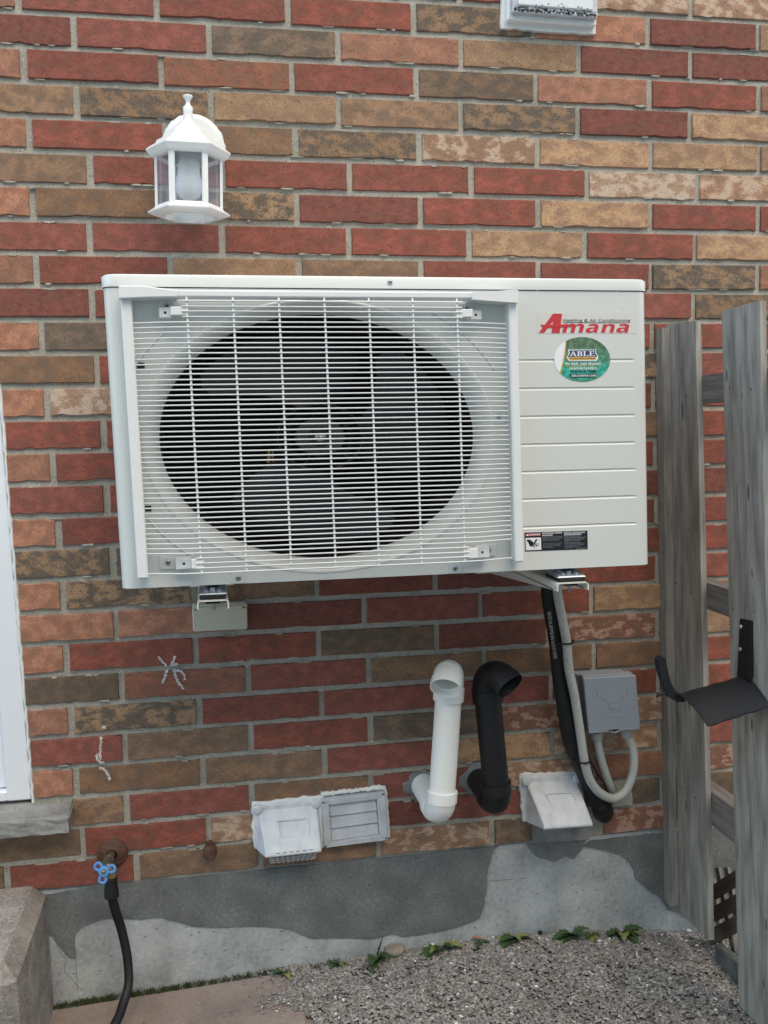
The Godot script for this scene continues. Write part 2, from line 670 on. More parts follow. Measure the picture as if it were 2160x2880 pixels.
func make_ground() -> void:
	var st := begin()
	var xs := []
	var zs := [-0.4, -0.05, 0.1, 0.25, 0.4, 0.7, 1.2, 3.0, 12.0, 60.0]
	for k in 60:
		xs.append(-1.6 + k * 0.075)
	xs.push_front(-8.0)
	xs.push_front(-60.0)
	xs.append(8.0)
	xs.append(60.0)
	for i in xs.size() - 1:
		for j in zs.size() - 1:
			var p := []
			for c in [[i, j], [i + 1, j], [i + 1, j + 1], [i, j + 1]]:
				p.append(Vector3(xs[c[0]], ground_y(xs[c[0]], zs[c[1]]) - 0.012, zs[c[1]]))
			quad(st, p[0], p[1], p[2], p[3])
	var g := done(st, "ground", M.soil)
	g.set_meta("kind", "structure")
	g.set_meta("label", "brown grey soil under the gravel and paving beside the house wall")

	# loose stone chips, too many to count
	var bed := Node3D.new()
	bed.name = "gravel"
	add_child(bed)
	tag(bed, "loose grey and beige gravel chips spread below the concrete foundation", "gravel")
	bed.set_meta("kind", "stuff")
	var tones := [c8(168, 165, 161), c8(152, 149, 146), c8(180, 175, 168), c8(144, 141, 139), c8(186, 182, 177), c8(158, 151, 143), c8(134, 131, 130), c8(168, 158, 149)]
	var dirt := noise(9.0, 77, 2)
	for v in 4:
		var shape := chip_mesh(v)
		var spots := []
		for k in 22000:
			var x := rng.randf_range(0.36, 1.78)
			var z := pow(rng.randf(), 1.5) * 1.15 - 0.004
			var edge := 0.512 + 0.03 * sin(z * 40.0)
			if x < edge and (z > 0.16 or rng.randf() > exp(-(edge - x) * 38.0)):
				continue
			if x < edge and z < 0.03 and x < 0.40:
				continue
			var dark := dirt.get_noise_2d(x, z * 1.2)
			if dark > 0.34 and rng.randf() < 0.7:
				continue
			spots.append([x, z, dark])
		var mm := MultiMesh.new()
		mm.transform_format = MultiMesh.TRANSFORM_3D
		mm.use_colors = true
		mm.mesh = shape
		mm.instance_count = spots.size()
		for k in spots.size():
			var sp: Array = spots[k]
			var on_slab: bool = sp[0] < 0.522
			var sc := rng.randf_range(0.6, 1.25) * (0.8 if on_slab else 1.0)
			if rng.randf() < 0.03:
				sc *= 1.5
			var b := Basis.from_euler(Vector3(rng.randf_range(-0.28, 0.28), rng.randf_range(0, TAU), rng.randf_range(-0.28, 0.28))).scaled(Vector3(sc, sc * 0.8, sc) * 0.88)
			var y := ground_y(sp[0], sp[1]) + (rng.randf_range(-0.0075, -0.002) if not on_slab else 0.004)
			mm.set_instance_transform(k, Transform3D(b, Vector3(sp[0], y, sp[1])))
			var c: Color = tones[rng.randi() % tones.size()]
			c = c * rng.randf_range(0.76, 0.98)
			if rng.randf() < 0.012:
				c = c8(226, 224, 220)
			mm.set_instance_color(k, c.srgb_to_linear())
		var mi := MultiMeshInstance3D.new()
		mi.name = "chips"
		mi.multimesh = mm
		mi.material_override = M.chip
		mi.set_meta("kind", "stuff")
		bed.add_child(mi, true)

	# a reddish paving slab at the foot of the wall, its right edge square to the wall
	var slab_t := thing("paving_slab", "reddish brown paving slab between concrete step and gravel", "paving", Vector3(0.26, -0.25, 0.5))
	var s2 := begin(false)
	var y0 := ground_y(0.0, 0.0)
	var y1 := ground_y(0.52, 0.0)
	var c := []
	for p in [[-0.01, 0.012], [0.524, 0.012], [0.520, 0.95], [-0.01, 0.95]]:
		c.append(Vector3(p[0], ground_y(p[0], p[1]) - 0.05, p[1]) - slab_t.position)
	for p in [[-0.01, 0.012], [0.524, 0.012], [0.520, 0.95], [-0.01, 0.95]]:
		c.append(Vector3(p[0], ground_y(p[0], p[1]) + 0.001, p[1]) - slab_t.position)
	hexa(s2, c, 0.004)
	done(s2, "slab", M.paver, slab_t)


func chip_mesh(v: int) -> ArrayMesh:
	if not M.has("chip"):
		var m := mat(Color.WHITE, 0.9)
		m.vertex_color_use_as_albedo = true
		M.chip = m
	var r := RandomNumberGenerator.new()
	r.seed = 40 + v
	var st := begin(false)
	var n := 6
	var top := []
	var rim := []
	var low := []
	for k in n:
		var a := TAU * k / n + r.randf_range(-0.25, 0.25)
		var rx := 0.0052 * r.randf_range(0.75, 1.2)
		var rz := 0.0036 * r.randf_range(0.75, 1.2)
		rim.append(Vector3(cos(a) * rx, r.randf_range(-0.0008, 0.0008), sin(a) * rz))
		top.append(Vector3(cos(a) * rx * 0.6, 0.0019 * r.randf_range(0.7, 1.2), sin(a) * rz * 0.6))
		low.append(Vector3(cos(a) * rx * 0.6, -0.0024, sin(a) * rz * 0.6))
	face(st, top, Vector3.ZERO)
	face(st, low, Vector3.ZERO)
	for k in n:
		var j := (k + 1) % n
		face(st, [rim[k], rim[j], top[j], top[k]], Vector3.ZERO)
		face(st, [rim[k], rim[j], low[j], low[k]], Vector3.ZERO)
	st.generate_normals()
	return st.commit()


func px_poly(pts: Array, z: float, rough := 0.0) -> PackedVector2Array:
	# photograph points on the plane z, with a finely ragged outline
	var out := PackedVector2Array()
	var n := pts.size()
	for k in n:
		var a := at(pts[k][0], pts[k][1], z)
		var b := at(pts[(k + 1) % n][0], pts[(k + 1) % n][1], z)
		out.append(Vector2(a.x, a.y))
		if rough > 0.0:
			var steps := int(Vector2(a.x - b.x, a.y - b.y).length() / 0.012)
			for s in range(1, steps):
				var q := a.lerp(b, float(s) / steps)
				out.append(Vector2(q.x, q.y) + Vector2(rng.randf_range(-rough, rough), rng.randf_range(-rough, rough)))
	return out


func make_foundation() -> void:
	var t := thing("foundation_wall", "bare pale grey concrete foundation with remains of dark parging", "foundation", Vector3(0.75, -0.4, -0.1))
	box_part("concrete", M.concrete, t, Vector3(-3.0, -0.6, -0.3) - t.position, Vector3(4.0, 0.0, -0.0075) - t.position)
	# the dark coat that is left, three sheets with broken edges (photograph outlines)
	var sheets := [
		[[110, 2520], [700, 2425], [1380, 2372], [1403, 2372], [1385, 2400], [1372, 2450], [1368, 2510], [1358, 2560], [1350, 2580], [1310, 2598], [1240, 2618], [1180, 2628], [1135, 2634], [1108, 2625], [1080, 2632], [1040, 2640], [985, 2637], [930, 2637], [880, 2640], [850, 2628], [815, 2612], [770, 2607], [700, 2604], [600, 2608], [540, 2604], [470, 2585], [455, 2578], [420, 2581], [400, 2585], [335, 2582], [290, 2582], [255, 2595], [232, 2605], [214, 2622], [210, 2640], [213, 2692], [195, 2690], [183, 2678], [165, 2655], [150, 2632], [140, 2628], [132, 2636], [105, 2636]],
		[[1660, 2366], [1740, 2356], [1900, 2340], [2260, 2300], [2260, 2760], [2060, 2700], [1975, 2620], [1950, 2590], [1912, 2565], [1880, 2558], [1866, 2540], [1850, 2518], [1832, 2508], [1800, 2482], [1786, 2470], [1784, 2448], [1770, 2425], [1745, 2402], [1710, 2394], [1680, 2388], [1640, 2380]],
		[[1480, 2370], [1560, 2363], [1650, 2362], [1640, 2390], [1615, 2420], [1590, 2410], [1560, 2428], [1530, 2418], [1505, 2408], [1490, 2392]],
	]
	var names := ["parging", "parging", "damp_stain"]
	for k in 3:
		var st := begin(false)
		var poly := px_poly(sheets[k], -0.004, 0.0012)
		for q in poly.size():
			poly[q].y = minf(poly[q].y, -0.0012)
		slab(st, shifted(poly, -t.position), -0.009 - t.position.z, (-0.0035 if k < 2 else -0.0068) - t.position.z)
		done(st, names[k], M.parging if k < 2 else M.dark_patch, t)
	# hairline cracks in the bare concrete
	for line in [[[150, 2640], [163, 2660], [170, 2682], [186, 2697], [183, 2720], [182, 2735], [200, 2750], [215, 2770], [232, 2785]], [[213, 2692], [216, 2740], [219, 2785]], [[1365, 2478], [1400, 2476], [1440, 2473], [1480, 2470]]]:
		var st := begin()
		var pts := []
		for p in line:
			pts.append(at(p[0] + rng.randf_range(-1, 1), p[1], -0.0074) - t.position)
		tube(st, pts, 0.0007, 5)
		done(st, "crack", M.dark_patch, t)
	# the row of small pits of a form joint and scattered pits
	var pit := begin()
	for k in 26:
		var p := at(1690 + rng.randf_range(-6, 6), 2410 + k * 8.0, -0.0078) - t.position
		lathe(pit, [Vector2(0, 0.0008), Vector2(rng.randf_range(0.0006, 0.0018), 0.0)], Transform3D(Basis(Vector3.RIGHT, PI / 2), p), 6)
	for k in 170:
		var pp := at(rng.randf_range(160, 1900), rng.randf_range(2400, 2760), -0.0078)
		if pp.y < -0.225 or (pp.x < 0.9 and pp.y > -0.13):
			continue
		lathe(pit, [Vector2(0, 0.0007), Vector2(rng.randf_range(0.0006, 0.0021), 0.0)], Transform3D(Basis(Vector3.RIGHT, PI / 2), pp - t.position), 6, 1.3)
	done(pit, "form_joint_pits", M.dark_patch, t).set_meta("kind", "stuff")


func shifted(poly: PackedVector2Array, by: Vector3) -> PackedVector2Array:
	var out := PackedVector2Array()
	for p in poly:
		out.append(p + Vector2(by.x, by.y))
	return out


func make_brick_wall() -> void:
	var t := thing("brick_wall", "mixed red, tan and dark flashed brick wall with grey mortar", "brick wall", Vector3(0.75, 0.0, 0.0))
	var off := t.position
	var mo := begin(false)
	hexa(mo, [Vector3(-0.029, 0.168, -0.25) - off, Vector3(6.0, 0.168, -0.25) - off, Vector3(6.0, 2.75, -0.25) - off, Vector3(-0.096, 2.75, -0.25) - off,
		Vector3(-0.029, 0.168, -0.0065) - off, Vector3(6.0, 0.168, -0.0065) - off, Vector3(6.0, 2.75, -0.0065) - off, Vector3(-0.096, 2.75, -0.0065) - off])
	done(mo, "mortar", M.mortar, t)
	box_part("mortar", M.mortar, t, Vector3(-1.9, 0.0015, -0.25) - off, Vector3(6.0, 0.168, -0.0065) - off)
	box_part("mortar", M.mortar, t, Vector3(-1.9, 0.168, -0.25) - off, Vector3(-0.85, 2.75, -0.0065) - off)
	box_part("mortar", M.mortar, t, Vector3(-0.85, 2.0, -0.25) - off, Vector3(-0.075, 2.75, -0.007) - off)
	var phase := {1: 0.0229, 2: 0.1269, 3: 0.0279, 4: 0.1255, 5: 0.0318, 6: 0.1462, 7: 0.0323, 8: 0.1405, 9: 0.0326, 10: 0.1388, 11: 0.0372, 12: 0.1429, 13: 0.0415, 14: 0.1506, 15: 0.0471, 16: 0.151, 17: 0.0516, 18: 0.1582, 19: 0.0542, 20: 0.1586, 21: 0.0548, 22: 0.1651, 23: 0.0581, 24: 0.1676, 25: 0.0625, 26: 0.165, 27: 0.0705, 28: 0.1812}
	var rows := {0: "RRRRRLLL", 1: "ORRRDORT", 2: "RRKOTRR", 3: "ORURKORO", 4: "BDTBDRT", 5: "ORBDLTTT", 6: "BRRRRPL", 7: "OBDRRTRR", 8: "RRRRTRT", 9: "ORTBRRDO", 10: "RRRRRRDR", 11: "OKRRRRRR", 12: "BRRRRDRR", 13: "OPRRRRRR", 14: "RRRRRBRR", 15: "ORRRRRRR", 16: "RRRRRRRR", 17: "ORRRRRRR", 18: "DKRRRRRR", 19: "ODBRRRRR", 20: "OORRRTOR", 21: "ORRKRWTR", 22: "KURBBBRR", 23: "ODRRRRRR", 24: "RBRKWLLR", 25: "OBBRTLRT", 26: "BRBRLOWR", 27: "BRLRRKKR", 28: "RBBLKWWR"}
	var pitch := 0.2668
	var rest := {}
	for c in range(-11, 29):
		var base := (28 - c) * 0.067
		var ph: float = phase.get(c, 0.023 if posmod(c, 2) == 1 else 0.126)
		for i in range(-8, 11):
			var x0 := i * pitch + ph + 0.0062 + rng.randf_range(-0.0012, 0.0012)
			var x1 := (i + 1) * pitch + ph - 0.0062 + rng.randf_range(-0.0012, 0.0012)
			var lean := -0.026 * (base - 0.7)
			var jamb := -0.0395 + lean
			if c >= 0 and c <= 25:
				if x0 < -0.85:
					x1 = minf(x1, -0.852)
				else:
					x0 = maxf(x0, jamb + rng.randf_range(0.0, 0.004))
			elif c == 26:
				if x0 < -0.85:
					x1 = minf(x1, -0.87)
				else:
					x0 = maxf(x0, 0.052)
			if c == 28 and i == 3:
				x1 = x0 + 0.090
			x1 = minf(x1, 2.98)
			if x1 - x0 < 0.02:
				continue
			var key := "R"
			var row: String = rows.get(c, "")
			if row != "" and i + 1 >= 0 and i + 1 < row.length():
				key = row[i + 1]
			elif c == 28 and i == -2:
				key = "K"
			else:
				key = "RRRRROOTBKDLU"[rng.randi() % 13]
			var short := x1 - x0 < 0.17
			var shape: ArrayMesh = (half_shapes[rng.randi() % 4] if short else brick_shapes[rng.randi() % 8])
			var look: Material = brick_looks[key][rng.randi() % 4]
			var b := Basis.from_euler(Vector3(rng.randf_range(-0.012, 0.012), rng.randf_range(-0.006, 0.006), rng.randf_range(-0.004, 0.004)))
			b = b * Basis.from_scale(Vector3(x1 - x0, rng.randf_range(0.985, 1.01), 1.0))
			var xf := Transform3D(b, Vector3(x0, base + 0.0053 + rng.randf_range(-0.0008, 0.0008), rng.randf_range(-0.0016, 0.0016)) - off)
			if x1 > -0.13 and x0 < 1.72 and c >= 0:
				var o := put(shape, "brick", look, t)
				o.transform = xf
			else:
				if not rest.has(look):
					rest[look] = SurfaceTool.new()
				rest[look].append_from(shape, 0, xf)
	var more := Node3D.new()
	more.name = "outer_bricks"
	more.set_meta("kind", "stuff")
	t.add_child(more)
	for look in rest:
		put(rest[look].commit(), "bricks", look, more).set_meta("kind", "stuff")
	# mortar squeezed over the arrises here and there
	var sm := begin(false)
	for k in 460:
		var c := rng.randi() % 28
		var y := (28 - c) * 0.067 + (0.0050 if rng.randf() < 0.6 else -0.0056)
		var x := rng.randf_range(-0.02, 1.7)
		var wd := rng.randf_range(0.004, 0.016)
		var ht := rng.randf_range(0.0010, 0.0026)
		var blob := PackedVector2Array()
		for q in 8:
			var an := TAU * q / 8.0
			var rr := rng.randf_range(0.7, 1.2)
			blob.append(Vector2(x + cos(an) * wd * rr, y + sin(an) * ht * rr) - Vector2(off.x, off.y))
		slab(sm, blob, -0.007, rng.randf_range(-0.0022, 0.0004))
	done(sm, "mortar_smears", M.mortar, t).set_meta("kind", "stuff")
	# mortar that fills the hole left of the last brick below the vent hood, and old patches round the pipes
	var patch := begin(false)
	slab(patch, shifted(px_poly([[1470, 2322], [1655, 2322], [1658, 2362], [1478, 2372]], 0.0, 0.0012), -off), -0.02, -0.001, 0.0)
	done(patch, "mortar_patch", M.stone, t)
	var patch2 := begin(false)
	slab(patch2, shifted(px_poly([[1712, 2205], [1775, 2192], [1778, 2262], [1722, 2268]], 0.0, 0.0012), -off), -0.02, 0.0035, 0.0)
	done(patch2, "mortar_patch", M.mortar, t)
	# chalk marks, powder on the faces of the bricks
	for line in [[[448, 1848], [458, 1862], [468, 1872]], [[492, 1848], [486, 1862], [484, 1870]], [[484, 1872], [500, 1866]], [[470, 1884], [466, 1900], [458, 1920]], [[488, 1884], [496, 1905], [504, 1922], [517, 1936]], [[488, 1884], [510, 1886], [518, 1895], [520, 1912]], [[290, 2048], [299, 2042]],
			[[285, 2074], [284, 2095], [282, 2120], [283, 2142]], [[270, 2122], [277, 2138], [283, 2144], [291, 2142]], [[283, 2160], [293, 2163], [303, 2175], [309, 2192]]]:
		var st := begin(false)
		for k in line.size() - 1:
			var a := at(line[k][0], line[k][1], 0.0)
			var b := at(line[k + 1][0], line[k + 1][1], 0.0)
			var steps := int(a.distance_to(b) / 0.0011) + 1
			for s in steps:
				for e in 2:
					if rng.randf() < 0.25:
						continue
					var p := a.lerp(b, float(s) / steps) + Vector3(rng.randf_range(-0.0022, 0.0022), rng.randf_range(-0.0016, 0.0016), 0) - off
					var r := rng.randf_range(0.0009, 0.0021)
					var poly := PackedVector2Array()
					for q in 5:
						var an := TAU * q / 5 + rng.randf()
						poly.append(Vector2(p.x + cos(TAU * q / 5.0) * r, p.y + sin(TAU * q / 5.0) * r * 0.8))
					slab(st, poly, -0.001, 0.0038)
		done(st, "chalk_mark", M.chalk, t)


func make_unseen_neighbour() -> void:
	# an unseen house across the side yard, added and sized so that it shades the low sky off this wall and shows in the gloss of the paint
	var t := thing("unseen_neighbour_house", "unseen pale sided neighbouring house added to shade the low sky off the wall", "house", Vector3(0.5, -0.27, 4.2))
	var o := t.position
	box_part("wall", M.siding, t, Vector3(-9, -0.3, 3.8) - o, Vector3(9, 2.8, 8.0) - o)
	var rf := begin(false)
	hexa(rf, [Vector3(-9.4, 2.8, 3.5) - o, Vector3(9.4, 2.8, 3.5) - o, Vector3(9.4, 5.0, 7.5) - o, Vector3(-9.4, 5.0, 7.5) - o, Vector3(-9.4, 2.92, 3.5) - o, Vector3(9.4, 2.92, 3.5) - o, Vector3(9.4, 5.15, 7.5) - o, Vector3(-9.4, 5.15, 7.5) - o])
	done(rf, "roof", M.shingle, t)
	for x in [-2.2, 2.4]:
		var w := box_part("window", M.vinyl, t, Vector3(x - 0.5, 0.9, 3.76) - o, Vector3(x + 0.5, 2.0, 3.805) - o, 0.01)
		box_part("pane", M.dark_glass, w, Vector3(x - 0.42, 0.98, 3.75) - o, Vector3(x + 0.42, 1.92, 3.758) - o)


func make_window() -> void:
	var t := thing("window", "white vinyl window with caulked jamb beside the brick edge", "window", Vector3(-0.45, 0.18, -0.05))
	var o := t.position
	var xr := func(y: float) -> float: return -0.0425 - 0.026 * (y - 0.7)
	# the right jamb as photographed, leaning with the brick edge; head, left jamb and bottom rail
	var st := begin(false)
	hexa(st, [Vector3(-0.080, 0.2, -0.14) - o, Vector3(xr.call(0.2), 0.2, -0.14) - o, Vector3(xr.call(2.0), 2.0, -0.14) - o, Vector3(-0.125, 2.0, -0.14) - o,
		Vector3(-0.080, 0.2, -0.012) - o, Vector3(xr.call(0.2), 0.2, -0.012) - o, Vector3(xr.call(2.0), 2.0, -0.012) - o, Vector3(-0.125, 2.0, -0.012) - o], 0.003)
	done(st, "jamb", M.vinyl, t)
	box_part("jamb", M.vinyl, t, Vector3(-0.85, 0.2, -0.14) - o, Vector3(-0.79, 2.0, -0.012) - o, 0.003)
	box_part("head", M.vinyl, t, Vector3(-0.79, 1.93, -0.139) - o, Vector3(-0.12, 2.0, -0.013) - o, 0.003)
	box_part("bottom_rail", M.vinyl, t, Vector3(-0.79, 0.2, -0.139) - o, Vector3(-0.078, 0.222, -0.013) - o, 0.003)
	var sash := box_part("sash", M.vinyl, t, Vector3(-0.79, 0.228, -0.13) - o, Vector3(-0.74, 1.93, -0.03) - o, 0.002)
	var st2 := begin(false)
	hexa(st2, [Vector3(-0.101, 0.225, -0.13) - o, Vector3(-0.083, 0.225, -0.13) - o, Vector3(-0.126, 1.93, -0.13) - o, Vector3(-0.144, 1.93, -0.13) - o,
		Vector3(-0.101, 0.225, -0.03) - o, Vector3(-0.083, 0.225, -0.03) - o, Vector3(-0.126, 1.93, -0.03) - o, Vector3(-0.144, 1.93, -0.03) - o], 0.002)
	done(st2, "sash", M.vinyl, t)
	box_part("pane", M.dark_glass, t, Vector3(-0.745, 0.222, -0.06) - o, Vector3(-0.09, 1.93, -0.055) - o)
	# the caulk line, squeezed against the brick ends
	var ck := begin()
	var pts := []
	var rad := []
	for k in 150:
		var y := 0.195 + k * 0.0121
		pts.append(Vector3(xr.call(y) + 0.0022 + rng.randf_range(-0.0012, 0.0022), y, -0.0085) - o)
		rad.append(rng.randf_range(0.0030, 0.0052))
	tube(ck, pts, rad, 7)
	done(ck, "caulk", M.caulk, t)

	var s := thing("window_sill", "grey cut stone sill with rough front below white window", "sill", Vector3(-0.4, 0.17, 0.03))
	var so := s.position
	var st3 := begin(false)
	var n := 40
	var rows := []
	var yr := [0.188, 0.186, 0.182, 0.172, 0.160, 0.153, 0.150]
	for r in yr.size():
		var row := []
		for k in n + 1:
			var x := -0.95 + (1.005) * k / n
			var z := 0.066 + (rng.randf_range(-0.0022, 0.0030) if r > 1 and r < 6 else 0.0) - (0.004 if r == 0 or r == 6 else 0.0)
			row.append(Vector3(x + (rng.randf_range(-0.004, 0.002) if k == n else 0.0), yr[r] + (rng.randf_range(-0.0015, 0.0015) if r > 1 and r < 6 else 0.0), z) - so)
		rows.append(row)
	for r in rows.size() - 1:
		for k in n:
			quad(st3, rows[r][k], rows[r][k + 1], rows[r + 1][k + 1], rows[r + 1][k])
	for k in n:
		quad(st3, Vector3(rows[0][k].x, rows[0][k].y + 0.010, -0.13 - so.z), Vector3(rows[0][k + 1].x, rows[0][k + 1].y + 0.010, -0.13 - so.z), rows[0][k + 1], rows[0][k])
		var l := rows.size() - 1
		quad(st3, rows[l][k], rows[l][k + 1], Vector3(rows[l][k + 1].x, rows[l][k + 1].y, -0.02 - so.z), Vector3(rows[l][k].x, rows[l][k].y, -0.02 - so.z))
	for r in rows.size() - 1:
		var a: Vector3 = rows[r][n]
		var b: Vector3 = rows[r + 1][n]
		quad(st3, a, Vector3(a.x, a.y + (0.01 if r == 0 else 0.0), -0.03 - so.z), Vector3(b.x, b.y, -0.03 - so.z), b)
	done(st3, "stone", M.stone, s)


func make_step() -> void:
	var t := thing("concrete_step", "chamfered concrete step with exposed aggregate left of black hose", "step", Vector3(-0.4, -0.27, 0.17))
	var o := t.position
	var st := begin(false)
	var x := -0.010
	var top := 0.016
	var zf := 0.335
	var ch := 0.026
	var back := -0.002
	var xl := -1.1
	# outline rings: ground, below the chamfer, top
	var ring := func(dx: float, dz: float, y: float) -> Array:
		return [Vector3(xl, y, back) - o, Vector3(x - dx, y, back) - o, Vector3(x - dx, y, zf - dz - 0.012) - o, Vector3(x - dx - 0.012, y, zf - dz) - o, Vector3(xl, y, zf - dz) - o]
	var rings := [ring.call(-0.006, -0.006, -0.29), ring.call(0.0, 0.0, top - ch), ring.call(ch, ch, top)]
	for k in 2:
		for i in 5:
			var j := (i + 1) % 5
			quad(st, rings[k][i], rings[k][j], rings[k + 1][j], rings[k + 1][i])
	face(st, rings[2], Vector3(-0.5, -1, 0.1))
	done(st, "block", M.step, t)


func make_fence() -> void:
	var t := thing("wooden_fence", "weathered grey picket fence of wide boards beside the brick wall", "fence", Vector3(1.43, -0.2, 0.5))
	var o := t.position
	var xt := 1.400
	var xb := 1.432
	var looks := [
		weathered(c8(150, 145, 137), c8(98, 94, 89), c8(190, 186, 177), 1, [Vector3(0.5, 0.14, 13), Vector3(0.62, 0.33, 5), Vector3(0.35, 0.4, 5), Vector3(0.5, 0.62, 12), Vector3(0.3, 0.8, 9)]),
		weathered(c8(156, 151, 143), c8(100, 96, 91), c8(198, 194, 185), 2, [Vector3(0.1, 0.09, 8), Vector3(0.5, 0.12, 5), Vector3(0.6, 0.25, 10), Vector3(0.65, 0.36, 6), Vector3(0.5, 0.48, 5), Vector3(0.55, 0.57, 9), Vector3(0.8, 0.84, 8), Vector3(0.7, 0.93, 7)]),
		weathered(c8(150, 145, 138), c8(104, 99, 94), c8(180, 176, 168), 3, [Vector3(0.5, 0.3, 9), Vector3(0.4, 0.1, 7), Vector3(0.6, 0.17, 9), Vector3(0.45, 0.24, 7), Vector3(0.5, 0.7, 8)]),
		weathered(c8(124, 119, 113), c8(80, 77, 74), c8(154, 149, 142), 4, [Vector3(0.4, 0.5, 9)]),
	]
	var plank := func(called: String, z0: float, z1: float, yb: float, yt0: float, yt1: float, look: Material, thick: float, dx: float, shift: float) -> void:
		# a board in the fence plane; its face looks left (-x) and leans like the wall
		var st := begin(false)
		var c := []
		for side in [thick, 0.0]:
			c.append(Vector3(xb + dx + side, yb, z0 + shift) - o)
			c.append(Vector3(xb + dx + side, yb, z1 + shift) - o)
			c.append(Vector3(xt + dx + side, yt1, z1) - o)
			c.append(Vector3(xt + dx + side, yt0, z0) - o)
		var mid := Vector3.ZERO
		for p in c:
			mid += p / 8.0
		var put_f := func(f: Array, uv: Array) -> void:
			var n: Vector3 = (c[f[1]] - c[f[0]]).cross(c[f[2]] - c[f[0]])
			var order := [0, 1, 2, 0, 2, 3]
			if n.dot(c[f[0]] - mid) > 0.0:
				order = [0, 2, 1, 0, 3, 2]
			for k in order:
				st.set_uv(uv[k])
				st.add_vertex(c[f[k]])
		var bl := Vector2(0, 1)
		var br := Vector2(1, 1)
		var tr := Vector2(1, 0)
		var tl := Vector2(0, 0)
		put_f.call([4, 5, 6, 7], [bl, br, tr, tl])
		put_f.call([0, 1, 2, 3], [bl, br, tr, tl])
		put_f.call([1, 5, 6, 2], [Vector2(0.86, 1), bl + Vector2(0.98, 0), Vector2(0.98, 0), Vector2(0.86, 0)])
		put_f.call([0, 4, 7, 3], [bl, Vector2(0.1, 1), Vector2(0.1, 0), tl])
		put_f.call([3, 2, 6, 7], [Vector2(0, 0.01), Vector2(0.3, 0.01), Vector2(0.3, 0.04), Vector2(0, 0.04)])
		put_f.call([0, 1, 5, 4], [Vector2(0, 0.99), Vector2(0.3, 0.99), Vector2(0.3, 0.95), Vector2(0, 0.95)])
		done(st, called, look, t)
	var ez := func(px: float, py: float, x: float) -> float: return at_x(px, py, x).z
	var z1a: float = ez.call(1874, 915, xt)
	var z1b: float = ez.call(1956, 905, xt)
	var z2a: float = ez.call(2029, 876, xt)
	var z2b: float = ez.call(2136, 850, xt)
	plank.call("board", maxf(z1a, 0.006), z1b, -0.185, 1.196, 1.191, looks[0], 0.013, 0.0, 0.03)
	plank.call("board", z2a, z2b, -0.26, 1.199, 1.202, looks[1], 0.013, 0.0, 0.05)
	plank.call("board", z2a + 0.236, z2b + 0.236, -0.25, 1.199, 1.202, looks[0], 0.013, 0.0, 0.05)
	plank.call("board", z2a + 0.472, z2b + 0.472, -0.25, 1.199, 1.202, looks[1], 0.013, 0.0, 0.05)
	plank.call("board", z2a + 0.708, z2b + 0.708, -0.25, 1.199, 1.202, looks[0], 0.013, 0.0, 0.05)
	plank.call("post", -0.002, 0.030, -0.175, 1.186, 1.188, looks[2], 0.020, -0.0205, 0.0)
	for zz in [[0.03, 0.10], [z2a + 0.03, z2b - 0.03]]:
		for yy in [1.04, 0.595, 0.115]:
			for z in zz:
				var ns := begin()
				var nx: float = lerpf(xb, xt, (yy + 0.2) / 1.4)
				lathe(ns, [Vector2(0.0028, 0.0), Vector2(0.002, 0.0008), Vector2(0.0, 0.001)], Transform3D(Basis(Vector3.BACK, PI / 2), Vector3(nx, yy + rng.randf_range(-0.012, 0.012), z + 0.02 * (1.0 - yy)) - o), 8)
				done(ns, "nail", M.rust, t)
	for r in [[1.015, 0.060], [0.565, 0.058], [0.078, 0.075]]:
		var st := begin(false)
		var x: float = lerpf(xb, xt, (r[0] + 0.2) / 1.4) + 0.0135
		var c := [Vector3(x, r[0], 0.0), Vector3(x + 0.038, r[0], 0.0), Vector3(x + 0.038, r[0] + r[1], 0.0), Vector3(x, r[0] + r[1], 0.0)]
		var uv := [Vector2(0, 0), Vector2(1, 0), Vector2(1, 1), Vector2(0, 1)]
		for f in [[0, 3, 0], [1, 2, 1], [3, 2, 2], [0, 1, 3]]:
			var a: Vector3 = c[f[0]] - o
			var b: Vector3 = c[f[1]] - o
			var e := Vector3(0, 0, 1.5)
			var pts := [a, b, b + e, a, b + e, a + e]
			var uvs := [Vector2(0, 0), Vector2(1, 0), Vector2(1, 1), Vector2(0, 0), Vector2(1, 1), Vector2(0, 1)]
			for k in 6:
				st.set_uv(uvs[k])
				st.add_vertex(pts[k])
		done(st, "rail", looks[3], t)

	# the old lattice leaning behind the foot of the fence
	var l := thing("lattice_panel", "dark broken wooden lattice leaning behind the fence foot", "lattice", Vector3(1.51, -0.27, 0.12))
	var lo := l.position
	var slat := func(a: Array, b: Array, w: float, m: Material) -> void:
		var p := at_x(a[0], a[1], a[2]) - lo
		var q := at_x(b[0], b[1], b[2]) - lo
		var dir := (q - p).normalized()
		var side := dir.cross(Vector3(-1, 0, 0)).normalized() * w * 0.5
		var th := Vector3(0.007, 0, 0)
		var st := begin(false)
		var uv := [Vector2(0.2, 0), Vector2(0.2, 0.3), Vector2(0.8, 0.3), Vector2(0.8, 0)]
		var f := [p - side, q - side, q + side, p + side]
		for k in [0, 1, 2, 0, 2, 3]:
			st.set_uv(uv[k])
			st.add_vertex(f[k])
		for k in [2, 1, 0, 3, 2, 0]:
			st.set_uv(uv[k])
			st.add_vertex(f[k] + th)
		for e in 4:
			var g := (e + 1) % 4
			var pts := [f[e], f[e] + th, f[g] + th, f[g]]
			for k in [0, 1, 2, 0, 2, 3]:
				st.set_uv(uv[k] * 0.2)
				st.add_vertex(pts[k])
		done(st, "slat", m, l)
	var brown := weathered(c8(84, 74, 66), c8(48, 42, 38), c8(112, 100, 90), 9, [], 64, 256)
	slat.call([2003, 2512, 1.505], [2080, 2462, 1.505], 0.030, brown)
